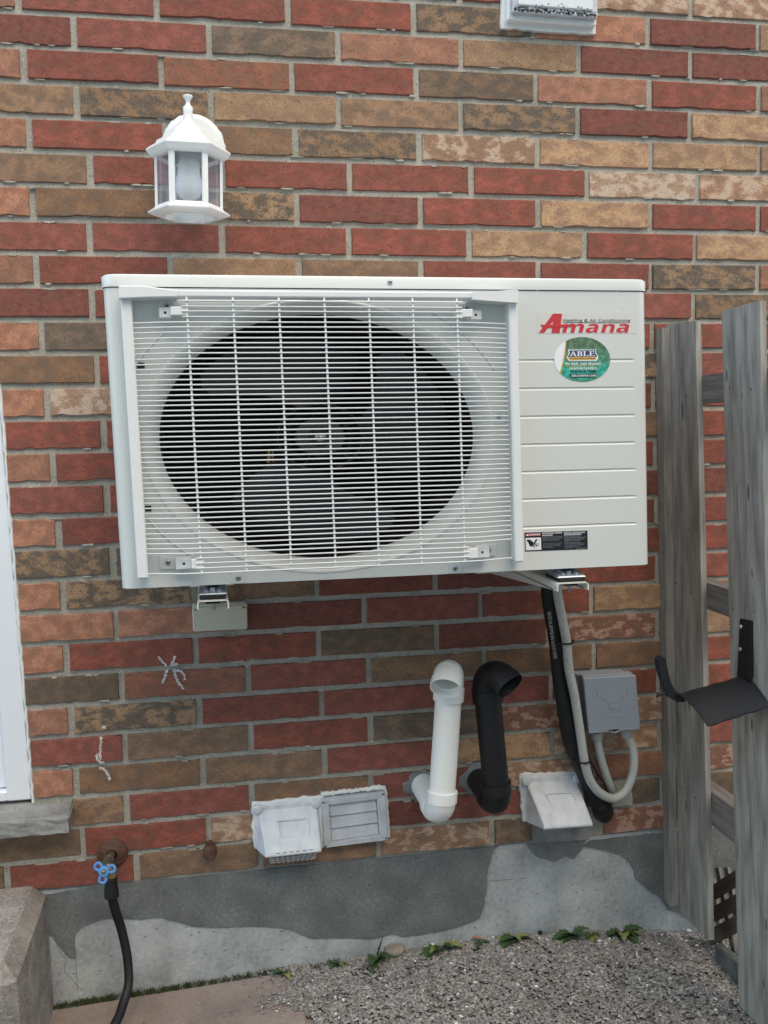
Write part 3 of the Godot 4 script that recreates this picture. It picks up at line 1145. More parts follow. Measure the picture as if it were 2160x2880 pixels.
	slat.call([2000, 2575, 1.500], [2085, 2528, 1.500], 0.030, brown)
	slat.call([1990, 2640, 1.495], [2085, 2590, 1.495], 0.032, brown)
	slat.call([2015, 2440, 1.515], [2062, 2680, 1.515], 0.020, looks[3])
	slat.call([2040, 2440, 1.515], [2090, 2680, 1.515], 0.020, looks[3])
	slat.call([2000, 2470, 1.515], [2030, 2680, 1.515], 0.016, looks[2])
	var e := thing("edging_board", "row of old grey boards set in the gravel under the fence", "edging", Vector3(1.5, -0.28, 0.3))
	var eo := e.position
	for seg in [[2010, 2668, 2072, 2722, -0.262], [2052, 2712, 2112, 2762, -0.27], [2090, 2752, 2168, 2822, -0.275], [2140, 2812, 2230, 2900, -0.28]]:
		var a := at_x(seg[0], seg[1], 1.478)
		var b := at_x(seg[2], seg[3], 1.474)
		var st := begin(false)
		hexa(st, [Vector3(a.x, -0.31, a.z) - eo, Vector3(b.x, -0.31, b.z) - eo, Vector3(b.x, b.y + 0.012, b.z) - eo, Vector3(a.x, a.y + 0.012, a.z) - eo,
			Vector3(a.x + 0.02, -0.31, a.z) - eo, Vector3(b.x + 0.02, -0.31, b.z) - eo, Vector3(b.x + 0.02, b.y + 0.012, b.z) - eo, Vector3(a.x + 0.02, a.y + 0.012, a.z) - eo], 0.002)
		done(st, "board", M.old_board, e)


# ==================================================================== the heat pump
const PUMP_O := Vector3(0.2130, 0.7165, 0.45)
const PUMP_LEAN := 0.0205


func loc(px: float, py: float, z := 0.0) -> Vector3:
	# a photographed point of the heat pump in its own axes, z metres before its front
	var p := at(px, py, PUMP_O.z + z)
	var y := p.y - PUMP_O.y
	return Vector3(p.x - PUMP_O.x + PUMP_LEAN * y, y, z)


func ell(c: Vector2, rx: float, ry: float, a: float, z: float) -> Vector3:
	return Vector3(c.x + cos(a) * rx, c.y + sin(a) * ry, z)


func screw(parent: Node, p: Vector3, r := 0.0052) -> void:
	var st := begin()
	lathe(st, [Vector2(r, 0.0), Vector2(r * 0.95, 0.0012), Vector2(r * 0.7, 0.0022), Vector2(r * 0.3, 0.0026), Vector2(0, 0.0026)], Transform3D(Basis(Vector3.RIGHT, PI / 2), p), 14)
	var s := done(st, "screw", M.steel, parent)
	var st2 := begin(false)
	box(st2, p + Vector3(-r * 0.5, -r * 0.12, 0.0024), p + Vector3(r * 0.5, r * 0.12, 0.0029))
	box(st2, p + Vector3(-r * 0.12, -r * 0.5, 0.0024), p + Vector3(r * 0.12, r * 0.5, 0.0030))
	done(st2, "recess", M.black, s)


func make_heat_pump() -> void:
	var t := thing("heat_pump", "off-white outdoor heat pump with wire fan guard hung on wall", "heat pump", PUMP_O)
	t.transform = Transform3D(Basis(Vector3.RIGHT, Vector3(-PUMP_LEAN, 1, 0), Vector3.BACK), PUMP_O)
	var w := 0.9405
	var h := 0.513
	var lid := 0.0215
	var deep := 0.345
	var r := 0.020
	var top := h - lid
	var split := loc(1446, 1200).x
	var fc := loc(909, 1231)
	var c := Vector2(fc.x, fc.y)
	var rx := 0.2725
	var ry := 0.2095
	# --- front sheet with its round mouth
	var st := begin()
	var ring_spec := [[0.031, 0.0, 0.0], [0.028, 0.0, 0.0018], [0.025, 0.0, 0.0018], [0.020, 0.0, -0.001], [0.014, 0.0, -0.006], [0.008, 0.0, -0.013], [0.003, 0.0, -0.022], [0.0, 0.0, -0.034]]
	var angles := []
	for k in 128:
		angles.append(TAU * k / 128.0)
	var x0 := r + 0.003
	var x1 := split
	for q in [Vector2(x0, 0.0), Vector2(x1, 0.0), Vector2(x1, top), Vector2(x0, top)]:
		angles.append(fposmod((q - c).angle(), TAU))
	angles.sort()
	var rect_pt := func(a: float) -> Vector3:
		var d := Vector2(cos(a), sin(a))
		var k := 1e9
		if d.x > 1e-6:
			k = minf(k, (x1 - c.x) / d.x)
		if d.x < -1e-6:
			k = minf(k, (x0 - c.x) / d.x)
		if d.y > 1e-6:
			k = minf(k, (top - c.y) / d.y)
		if d.y < -1e-6:
			k = minf(k, (0.0 - c.y) / d.y)
		return Vector3(c.x + d.x * k, c.y + d.y * k, 0.0)
	var ring_pt := func(a: float, g: int) -> Vector3:
		var ex: float = ring_spec[g][0]
		var ax := rx + ex
		var ay := ry + ex * 0.76
		var rr := 1.0 / sqrt(pow(cos(a) / ax, 2.0) + pow(sin(a) / ay, 2.0))
		return Vector3(c.x + cos(a) * rr, c.y + sin(a) * rr, ring_spec[g][2])
	for k in angles.size():
		var a: float = angles[k]
		var b: float = angles[(k + 1) % angles.size()]
		if absf(a - b) < 1e-6:
			continue
		st.set_smooth_group(3)
		quad(st, rect_pt.call(a), ring_pt.call(a, 0), ring_pt.call(b, 0), rect_pt.call(b))
		st.set_smooth_group(0)
		for g in ring_spec.size() - 1:
			quad(st, ring_pt.call(a, g), ring_pt.call(a, g + 1), ring_pt.call(b, g + 1), ring_pt.call(b, g))
	# --- right part of the front with its pressed lines
	st.set_smooth_group(-1)
	var gx0 := split + 0.004
	var gx1 := minf(loc(1788, 1200).x, w - r - 0.005)
	var cols := [split, gx0, gx0 + 0.003, gx1 - 0.006, gx1, w - r - 0.003]
	var rows := [[0.0, 0.0]]
	for gy in [1479, 1402, 1325, 1249, 1171, 1093, 1014]:
		var y := loc(1620, gy - 2).y
		rows.append([y - 0.0036, 0.0])
		rows.append([y - 0.0006, -0.0022])
		rows.append([y + 0.0004, -0.0022])
		rows.append([y + 0.0018, 0.0])
	rows.append([top, 0.0])
	for i in rows.size() - 1:
		for j in cols.size() - 1:
			var p := []
			for q in [[j, i + 1], [j + 1, i + 1], [j + 1, i], [j, i]]:
				var inside: bool = q[0] >= 2 and q[0] <= 3
				p.append(Vector3(cols[q[0]], rows[q[1]][0], rows[q[1]][1] if inside else 0.0))
			quad(st, p[0], p[1], p[2], p[3])
	# --- rounded corners, sides, back, bottom
	st.set_smooth_group(4)
	var plan := [Vector2(r + 0.003, 0.0)]
	for k in 9:
		var a := PI / 2 + PI / 2 * k / 8.0
		plan.append(Vector2(r + cos(a) * r, -r + sin(a) * r))
	plan.append(Vector2(0.0, -deep))
	for k in plan.size() - 1:
		var p: Vector2 = plan[k]
		var q: Vector2 = plan[k + 1]
		quad(st, Vector3(q.x, top, q.y), Vector3(p.x, top, p.y), Vector3(p.x, 0, p.y), Vector3(q.x, 0, q.y))
		quad(st, Vector3(w - p.x, top, p.y), Vector3(w - q.x, top, q.y), Vector3(w - q.x, 0, q.y), Vector3(w - p.x, 0, p.y))
	st.set_smooth_group(-1)
	quad(st, Vector3(0, 0, -deep), Vector3(0, top, -deep), Vector3(w, top, -deep), Vector3(w, 0, -deep))
	quad(st, Vector3(0, 0, -r), Vector3(0, 0, -deep), Vector3(w, 0, -deep), Vector3(w, 0, -r))
	quad(st, Vector3(r, 0, 0), Vector3(0, 0, -r), Vector3(w, 0, -r), Vector3(w - r, 0, 0))
	done(st, "casing", M.casing, t)
	# --- lid
	var ls := begin()
	var over := 0.0022
	var lp := []
	for k in 9:
		var a := PI - PI / 2 * k / 8.0
		lp.append(Vector2(r + cos(a) * (r + over), -r + sin(a) * (r + over)))
	for k in 9:
		var a := PI / 2 - PI / 2 * k / 8.0
		lp.append(Vector2(w - r + cos(a) * (r + over), -r + sin(a) * (r + over)))
	lp.append(Vector2(w + over, -deep - over))
	lp.append(Vector2(-over, -deep - over))
	for k in lp.size():
		var p: Vector2 = lp[k]
		var q: Vector2 = lp[(k + 1) % lp.size()]
		var m2 := Vector2(w / 2, -deep / 2)
		var pi2 := p + (m2 - p).normalized() * 0.004
		var qi2 := q + (m2 - q).normalized() * 0.004
		ls.set_smooth_group(1)
		quad(ls, Vector3(p.x, h - 0.003, p.y), Vector3(q.x, h - 0.003, q.y), Vector3(q.x, top + 0.0016, q.y), Vector3(p.x, top + 0.0016, p.y))
		quad(ls, Vector3(pi2.x, h, pi2.y), Vector3(qi2.x, h, qi2.y), Vector3(q.x, h - 0.003, q.y), Vector3(p.x, h - 0.003, p.y))
		ls.set_smooth_group(-1)
		tri(ls, Vector3(w / 2, h, -deep / 2), Vector3(qi2.x, h, qi2.y), Vector3(pi2.x, h, pi2.y))
		tri(ls, Vector3(w / 2, top + 0.0016, -deep / 2), Vector3(p.x, top + 0.0016, p.y), Vector3(q.x, top + 0.0016, q.y))
	var lid_o := done(ls, "lid", M.casing, t)
	var lscrew := loc(1096, 794)
	screw(lid_o, Vector3(lscrew.x, lscrew.y, over), 0.0048)
	# --- duct, fan and what shows behind it
	var du := begin()
	lathe(du, [Vector2(rx - 0.0005, -0.034), Vector2(rx - 0.004, -0.15)], Transform3D(Basis(Vector3.RIGHT, PI / 2), Vector3(c.x, c.y, 0)), 64, 1.0, ry / rx)
	done(du, "duct", M.dark_plastic, t)
	box_part("coil", M.black, t, Vector3(0.02, 0.02, -deep + 0.012), Vector3(w - 0.22, top - 0.02, -deep + 0.030))
	var fan := Node3D.new()
	fan.name = "fan"
	t.add_child(fan)
	var fz := -0.085
	var sq := ry / rx
	for b in 3:
		var bs := begin()
		var a0 := deg_to_rad([4.0, -108.0, 96.0][b])
		var nr := 10
		var na := 14
		var grid := []
		for i in nr + 1:
			var f := float(i) / nr
			var rr := lerpf(0.075, 0.246, f)
			var half := lerpf(0.46, 0.80, pow(f, 0.6))
			var row := []
			for j in na + 1:
				var g := float(j) / na * 2.0 - 1.0
				var cut := 1.0
				if f > 0.72:
					cut = 1.0 - 0.35 * pow((f - 0.72) / 0.28, 2.0)
				var a := a0 + g * half * cut + 0.45 * (f - 0.3)
				row.append(Vector3(c.x + cos(a) * rr, c.y + sin(a) * rr * sq, fz + 0.030 * g * (0.7 + 0.3 * f) - 0.008 * g * g))
			grid.append(row)
		for i in nr:
			for j in na:
				quad(bs, grid[i][j], grid[i][j + 1], grid[i + 1][j + 1], grid[i + 1][j])
		done(bs, "blade", M.fan, fan)
	var fx := Transform3D(Basis(Vector3.RIGHT, PI / 2), Vector3(c.x + 0.002, c.y, 0))
	var hs := begin()
	lathe(hs, [Vector2(0.078, fz - 0.05), Vector2(0.078, fz + 0.026), Vector2(0.0755, fz + 0.030), Vector2(0.072, fz + 0.026), Vector2(0.071, fz - 0.01), Vector2(0.044, fz - 0.01), Vector2(0.044, fz + 0.010)], fx, 40, 1.0, sq)
	done(hs, "hub", M.dark_plastic, fan)
	var hc := begin()
	lathe(hc, [Vector2(0.0445, fz + 0.008), Vector2(0.0440, fz + 0.022), Vector2(0.041, fz + 0.0245), Vector2(0.022, fz + 0.0245), Vector2(0.0205, fz + 0.020), Vector2(0.018, fz + 0.016), Vector2(0.0, fz + 0.016)], fx, 40, 1.0, sq, 0.0, true)
	done(hc, "hub_cap", M.hub, fan)
	for k in 5:
		var a := TAU * k / 5.0 + 0.5
		var rs := begin(false)
		var d := Vector3(cos(a), sin(a) * sq, 0)
		var n := Vector3(-sin(a), cos(a), 0) * 0.0012
		var cc := Vector3(c.x + 0.002, c.y, fz)
		hexa(rs, [cc + d * 0.043 - n + Vector3(0, 0, -0.01), cc + d * 0.072 - n + Vector3(0, 0, -0.01), cc + d * 0.072 + n + Vector3(0, 0, -0.01), cc + d * 0.043 + n + Vector3(0, 0, -0.01),
			cc + d * 0.043 - n + Vector3(0, 0, 0.018), cc + d * 0.072 - n + Vector3(0, 0, 0.024), cc + d * 0.072 + n + Vector3(0, 0, 0.024), cc + d * 0.043 + n + Vector3(0, 0, 0.018)])
		done(rs, "rib", M.dark_plastic, fan)
	var nt := begin()
	lathe(nt, [Vector2(0.0105, fz + 0.016), Vector2(0.0105, fz + 0.024), Vector2(0.008, fz + 0.027), Vector2(0.005, fz + 0.027), Vector2(0.005, fz + 0.033), Vector2(0.003, fz + 0.035), Vector2(0, fz + 0.035)], fx, 18, 1.0, sq)
	done(nt, "nut", M.steel, fan)
	for q in [[752, 975, 1035, 0.006], [742, 985, 1020, 0.003], [757, 1268, 1302, 0.005], [768, 1268, 1300, 0.002]]:
		var a := loc(q[0], q[1], -0.150)
		var b := loc(q[0], q[2], -0.150)
		var cs := begin()
		tube(cs, [a, a.lerp(b, 0.5), b], q[3], 10)
		done(cs, "copper_tube", M.copper, t)
	# --- ribs pressed in the four corners round the mouth
	for q in [[2.25, 2.72, 0.070], [0.45, 0.95, 0.066], [-2.70, -2.3, 0.068]]:
		var pts := []
		for k in 17:
			var a := lerpf(q[0], q[1], k / 16.0)
			var p := ell(c, rx + q[2], ry + q[2] * 0.76, a, 0.0)
			p.y = clampf(p.y, 0.02, top - 0.012)
			pts.append(p)
		var rs := begin()
		tube(rs, pts, 0.0026, 8)
		done(rs, "pressed_rib", M.casing, t)
	for q in [[398, 1028], [417, 1430]]:
		var p := loc(q[0], q[1], 0.001)
		box_part("slot", M.black, t, p + Vector3(-0.007, -0.0045, 0.0), p + Vector3(0.005, 0.0045, 0.0008))
	# --- fan guard
	var guard := Node3D.new()
	guard.name = "fan_guard"
	t.add_child(guard)
	var gz := 0.040
	var bar := func(a: Vector3, b: Vector3) -> void:
		box_part("side_bar", M.grille, guard, a, b, 0.0025)
	var l0 := loc(391, 1629, 0.034)
	var l1 := loc(369, 838, 0.034)
	bar.call(Vector3(loc(338, 841, 0.034).x, l0.y, 0.006), Vector3(l1.x, l1.y, 0.034))
	var r0 := loc(1450, 1582, 0.034)
	var r1 := loc(1456, 850, 0.034)
	bar.call(Vector3(loc(1431, 850, 0.034).x, r0.y, 0.006), Vector3(r1.x, r1.y, 0.034))
	var top_y0 := loc(900, 838, gz).y
	var top_y1 := loc(900, 818, gz).y
	box_part("top_bar", M.grille, guard, Vector3(loc(480, 838, gz).x, top_y0, 0.012), Vector3(loc(1330, 838, gz).x, top_y1, gz + 0.002), 0.0022)
	var corner := func(pts: Array) -> void:
		var cs := begin(false)
		var poly := PackedVector2Array()
		for p in pts:
			var q := loc(p[0], p[1], gz)
			poly.append(Vector2(q.x, q.y))
		slab(cs, poly, 0.004, gz + 0.0045, 0.0015)
		done(cs, "corner_cover", M.grille, guard)
	corner.call([[334, 804], [400, 804], [498, 817], [497, 836], [400, 838], [335, 841]])
	corner.call([[1326, 826], [1430, 816], [1455, 816], [1457, 852], [1430, 851], [1326, 843]])
	var wl := loc(371, 1200, 0.03).x
	var wr := loc(1433, 1200, 0.03).x
	var vx := []
	for q in [525, 655, 784, 912, 1037, 1160, 1284]:
		vx.append(loc(q, 850, gz).x)
	var wz := gz + 0.004
	var y_first := loc(900, 848, wz).y
	var y_last := loc(900, 1598, wz).y
	var count := 54
	for k in count:
		var y := lerpf(y_first, y_last, k / float(count - 1)) + rng.randf_range(-0.0004, 0.0004)
		var ws := begin()
		var full: bool = (k >= 4 and k < count - 4) or k == count - 1
		var pts := []
		if full:
			for q in [[wl, 0.024], [wl + 0.012, 0.026], [vx[0] - 0.03, wz - 0.002], [vx[0], wz], [vx[2], wz], [vx[4], wz], [vx[6], wz], [vx[6] + 0.03, wz - 0.002], [wr - 0.012, 0.026], [wr, 0.024]]:
				pts.append(Vector3(q[0], y, q[1]))
		else:
			pts = [Vector3(vx[0] - 0.008, y, wz), Vector3(vx[3], y, wz), Vector3(vx[6] + 0.008, y, wz)]
		tube(ws, pts, 0.00126, 7)
		done(ws, "wire", M.wire, guard)
	for x in vx:
		var ws := begin()
		tube(ws, [Vector3(x, top_y0 + 0.006, gz - 0.012), Vector3(x, top_y0 - 0.002, wz - 0.003), Vector3(x, top_y0 - 0.014, wz - 0.0022), Vector3(x, c.y, wz - 0.0022), Vector3(x, y_last - 0.002, wz - 0.0022)], 0.0019, 7)
		done(ws, "upright_wire", M.wire, guard)
	# clips and screws that hold the guard
	for q in [[448, 482, 865, 896, 527, 470, 862, 1], [1319, 1352, 872, 901, 1281, 1311, 868, -1], [495, 540, 1566, 1602, 573, 472, 1582, 1], [1334, 1374, 1534, 1570, 1305, 1374, 1546, -1]]:
		var a := loc(q[0], q[3], 0.02)
		var b := loc(q[1], q[2], 0.02)
		var cl := box_part("clip", M.grille, guard, Vector3(a.x, a.y, 0.006), Vector3(b.x, b.y, 0.026), 0.0018)
		var e := loc(q[4], (q[2] + q[3]) * 0.5, 0.03)
		var xa: float = b.x if q[7] > 0 else e.x
		var xb: float = e.x if q[7] > 0 else a.x
		box_part("tongue", M.grille, cl, Vector3(xa - 0.001, a.y + 0.003, 0.022), Vector3(xb + 0.001, b.y - 0.001, wz - 0.0016), 0.001)
		var hole := begin()
		lathe(hole, [Vector2(0.0022, 0.0), Vector2(0.0, 0.0)], Transform3D(Basis(Vector3.RIGHT, PI / 2), Vector3((a.x + b.x) / 2, (a.y + b.y) / 2, 0.0263)), 10)
		done(hole, "hole", M.black, cl)
		var s := loc(q[5], q[6], 0.004)
		var plate := box_part("tab", M.casing, t, Vector3(s.x - 0.013, s.y - 0.012, 0.0), Vector3(s.x + 0.013, s.y + 0.010, 0.004), 0.0012)
		screw(plate, Vector3(s.x, s.y, 0.004))
	for q in [[670, 1625], [1279, 1598], [1402, 1170]]:
		var s := loc(q[0], q[1], 0.0)
		var plate := box_part("tab", M.casing, t, Vector3(s.x - 0.012, maxf(s.y - 0.014, 0.001), -0.001), Vector3(s.x + 0.012, s.y + 0.010, 0.0012), 0.0006)
		screw(plate, Vector3(s.x, s.y, 0.0012))
	for q in [[1512, 818], [1736, 818], [1513, 880], [1737, 878]]:
		var s := loc(q[0], q[1], 0.0)
		var ds := begin()
		lathe(ds, [Vector2(0.0022, 0), Vector2(0.0010, 0.0007), Vector2(0, 0.0008)], Transform3D(Basis(Vector3.RIGHT, PI / 2), s), 10)
		done(ds, "dimple", M.casing, t)
	# --- feet
	for q in [[578, 590.0], [1596, 1602.0]]:
		pass
	pump_prints(t)


func crop_pt(ox: float, oy: float, k: float, x: float, y: float, z := 0.0) -> Vector2:
	var p := loc(ox + x / k, oy + y / k, z)
	return Vector2(p.x, p.y)


func pump_prints(t: Node3D) -> void:
	# maker's name plate
	var f := func(x: float, y: float) -> Vector2: return crop_pt(1480, 840, 4.608, x, y)
	var plate := Node3D.new()
	plate.name = "name_plate"
	t.add_child(plate)
	var a: Vector2 = f.call(140, 455)
	var b: Vector2 = f.call(1430, 185)
	box_part("film", M.plate_print, plate, Vector3(a.x, a.y, 0.0), Vector3(b.x, b.y, 0.0004))
	var st := begin(false)
	var lift := 0.0
	for poly in [[[160, 445], [230, 445], [398, 222], [346, 195]], [[346, 195], [462, 195], [432, 445], [326, 445], [352, 240]], [[182, 337], [345, 337], [345, 380], [212, 380]], [[345, 335], [610, 335], [590, 366], [345, 376]]]:
		var p := PackedVector2Array()
		for q in poly:
			p.append(f.call(q[0], q[1]))
		slab(st, p, 0.0002, 0.0008 + lift)
		lift += 0.00022
	done(st, "capital", M.red_print, plate)
	var m0: Vector2 = f.call(462, 443)
	var m1: Vector2 = f.call(1340, 326)
	lettering(plate, "lettering", "mana", m0, Vector2(m1.x - m0.x, m1.y - m0.y), 0.0008, M.red_print, font_bold, 0.32)
	var h0: Vector2 = f.call(475, 312)
	var h1: Vector2 = f.call(1350, 262)
	lettering(plate, "lettering", "Heating & Air Conditioning", h0, Vector2(h1.x - h0.x, h1.y - h0.y), 0.0008, M.black_print, font_plain, 0.18)
	var u0: Vector2 = f.call(475, 315)
	var u1: Vector2 = f.call(1300, 309)
	box_part("underline", M.black_print, plate, Vector3(u0.x, u0.y, 0.0002), Vector3(u1.x, u1.y, 0.0008))
	# the installer's oval sticker
	var stick := Node3D.new()
	stick.name = "service_sticker"
	t.add_child(stick)
	var size := Vector2i(192, 152)
	var img := Image.create(size.x, size.y, false, Image.FORMAT_RGB8)
	var n := noise(0.05, 5, 4)
	for y in size.y:
		for x in size.x:
			var u := float(x) / size.x
			var v := float(y) / size.y
			var q := n.get_noise_2d(x, y)
			var col := c8(92, 120, 92).lerp(c8(84, 140, 116), smoothstep(0.15, 0.5, v)).lerp(c8(60, 166, 146), smoothstep(0.5, 0.75, v)).lerp(c8(70, 140, 110), smoothstep(0.85, 1.0, v))
			col = col * (1.0 + q * 0.35)
			var edge := 0.20 - 0.16 * pow(maxf(v - 0.08, 0.0), 1.6) * 1.2
			if u < edge:
				col = c8(236, 238, 240)
			elif u < edge + 0.022:
				col = c8(224, 176, 74)
			img.set_pixel(x, y, col.clamp())
	var look := mat(Color.WHITE, 0.35)
	look.albedo_texture = tex(img)
	var ec: Vector2 = f.call(725, 788)
	var er := Vector2((f.call(1088, 788) - f.call(362, 788)).x / 2, (f.call(725, 498) - f.call(725, 1078)).y / 2)
	var es := begin(false)
	for k in 64:
		var a0 := TAU * k / 64.0
		var a1 := TAU * (k + 1) / 64.0
		for q in [null, a1, a0]:
			var p := ec if q == null else ec + Vector2(cos(q) * er.x, sin(q) * er.y)
			es.set_uv(Vector2(0.5 + (p.x - ec.x) / er.x * 0.5, 0.5 - (p.y - ec.y) / er.y * 0.5))
			es.add_vertex(Vector3(p.x, p.y, 0.0006))
	done(es, "film", look, stick)
	var flat := func(parent: Node, called: String, pts: Array, z: float, m: Material) -> void:
		var s := begin(false)
		var p := PackedVector2Array()
		for q in pts:
			p.append(f.call(q[0], q[1]))
		slab(s, p, z - 0.0003, z)
		done(s, called, m, parent)
	flat.call(stick, "banner_edge", [[535, 660], [905, 660], [900, 700], [935, 760], [912, 806], [550, 808], [520, 765], [552, 700]], 0.0009, M.white_print)
	flat.call(stick, "banner", [[555, 672], [892, 668], [888, 705], [920, 752], [535, 758], [566, 702]], 0.0012, M.navy_print)
	flat.call(stick, "banner_strip", [[533, 760], [908, 757], [902, 788], [560, 796]], 0.0012, M.gold_print)
	var line := func(words: String, x: float, y: float, x2: float, y2: float, m: Material, font: Font, slant := 0.0, z := 0.0014) -> void:
		var lo: Vector2 = f.call(x, y2)
		var hi: Vector2 = f.call(x2, y)
		lettering(stick, "lettering", words, lo, hi - lo, z, m, font, slant)
	line.call("ABLE", 562, 682, 878, 746, M.white_print, font_serif)
	line.call("HEATING COOLING ELECTRICAL", 570, 768, 890, 784, M.black_print, font_bold)
	line.call("No Bull, Just Moose!", 503, 824, 962, 868, M.white_print, font_bold, 0.12, 0.0010)
	line.call("24 HOUR SERVICE", 555, 888, 912, 920, M.white_print, font_bold, 0.0, 0.0010)
	line.call("519-954-7300", 565, 928, 905, 960, M.dark_print, font_bold, 0.0, 0.0010)
	flat.call(stick, "web_strip", [[555, 980], [916, 974], [905, 1020], [572, 1024]], 0.0010, M.dark_print)
	line.call("ABLEAIRKW.COM", 582, 984, 900, 1012, M.white_print, font_bold, 0.0, 0.0012)
	flat.call(stick, "rule", [[512, 876], [955, 858], [955, 863], [512, 882]], 0.0009, M.gold_print)
	# the danger label in two languages
	var g := func(x: float, y: float) -> Vector2: return crop_pt(1440, 1470, 6.9125, x, y)
	var dl := Node3D.new()
	dl.name = "danger_label"
	t.add_child(dl)
	var fl := func(called: String, pts: Array, z: float, m: Material) -> void:
		var s := begin(false)
		var p := PackedVector2Array()
		for q in pts:
			p.append(g.call(q[0], q[1]))
		slab(s, p, 0.0, z)
		done(s, called, m, dl)
	fl.call("film", [[240, 195], [1465, 152], [1472, 516], [252, 562]], 0.0004, M.label_black)
	fl.call("header", [[260, 217], [553, 207], [555, 252], [262, 262]], 0.0007, M.red_print)
	fl.call("field", [[260, 297], [560, 286], [568, 526], [268, 536]], 0.0007, M.white_print)
	fl.call("hand", [[285, 330], [345, 328], [412, 378], [408, 428], [440, 480], [432, 494], [400, 450], [372, 466], [340, 452], [318, 390], [285, 352]], 0.0010, M.label_black)
	fl.call("blade", [[462, 320], [494, 322], [438, 420], [412, 432], [406, 412]], 0.0010, M.label_black)
	fl.call("fingers", [[428, 430], [470, 440], [492, 462], [480, 466], [460, 450], [430, 442]], 0.0010, M.label_black)
	fl.call("fingers", [[445, 420], [490, 430], [516, 446], [506, 452], [486, 440], [448, 430]], 0.0010, M.label_black)
	fl.call("fingers", [[452, 408], [500, 404], [530, 412], [520, 422], [498, 414], [456, 418]], 0.0010, M.label_black)
	var tx := func(words: String, x: float, y: float, x2: float, y2: float, m: Material, font: Font) -> void:
		var lo: Vector2 = g.call(x, y2)
		var hi: Vector2 = g.call(x2, y)
		var tilt: Vector2 = g.call(x2, y2)
		var o := lettering(dl, "lettering", words, lo, Vector2(hi.x - lo.x, hi.y - tilt.y), 0.0009, m, font)
		o.rotate_z(0.0)
	tx.call("DANGER", 330, 214, 550, 250, M.white_print, font_bold)
	fl.call("warning_sign", [[268, 256], [295, 216], [322, 253]], 0.0009, M.white_print)
	tx.call("ROTATING PARTS", 588, 194, 968, 224, M.white_print, font_bold)
	tx.call("HAZARD!", 588, 234, 785, 262, M.white_print, font_bold)
	tx.call("COULD CAUSE SERIOUS", 588, 272, 978, 296, M.faint_print, font_plain)
	tx.call("INJURY TO HAND AND", 588, 304, 960, 326, M.faint_print, font_plain)
	tx.call("OTHER BODY PARTS.", 588, 334, 930, 356, M.faint_print, font_plain)
	tx.call("Turn off power and make", 596, 396, 968, 418, M.faint_print, font_plain)
	tx.call("sure fan has completely", 596, 424, 936, 446, M.faint_print, font_plain)
	tx.call("stopped before servicing", 596, 450, 940, 472, M.faint_print, font_plain)
	tx.call("the equipment.", 596, 478, 800, 498, M.faint_print, font_plain)
	tx.call("PIÈCES ROTATIVES", 1010, 180, 1415, 212, M.white_print, font_bold)
	tx.call("DANGEREUSES!", 1010, 218, 1345, 248, M.white_print, font_bold)
	tx.call("PEUT CAUSER DES", 1014, 258, 1320, 280, M.faint_print, font_plain)
	tx.call("BLESSURES GRAVES AUX", 1014, 284, 1426, 308, M.faint_print, font_plain)
	tx.call("MAINS ET AUX AUTRES", 1014, 314, 1394, 338, M.faint_print, font_plain)
	tx.call("PARTIES DU CORPS.", 1014, 344, 1336, 368, M.faint_print, font_plain)
	tx.call("Mettre hors tension et", 1018, 382, 1336, 404, M.faint_print, font_plain)
	tx.call("s'assurer que le ventilateur", 1018, 404, 1404, 426, M.faint_print, font_plain)
	tx.call("est complètement immobile", 1018, 430, 1394, 452, M.faint_print, font_plain)
	tx.call("avant d'entretenir cet", 1018, 456, 1330, 478, M.faint_print, font_plain)
	tx.call("équipement.", 1018, 484, 1180, 506, M.faint_print, font_plain)
	tx.call("4P330062-1", 1238, 490, 1452, 514, M.faint_print, font_plain)


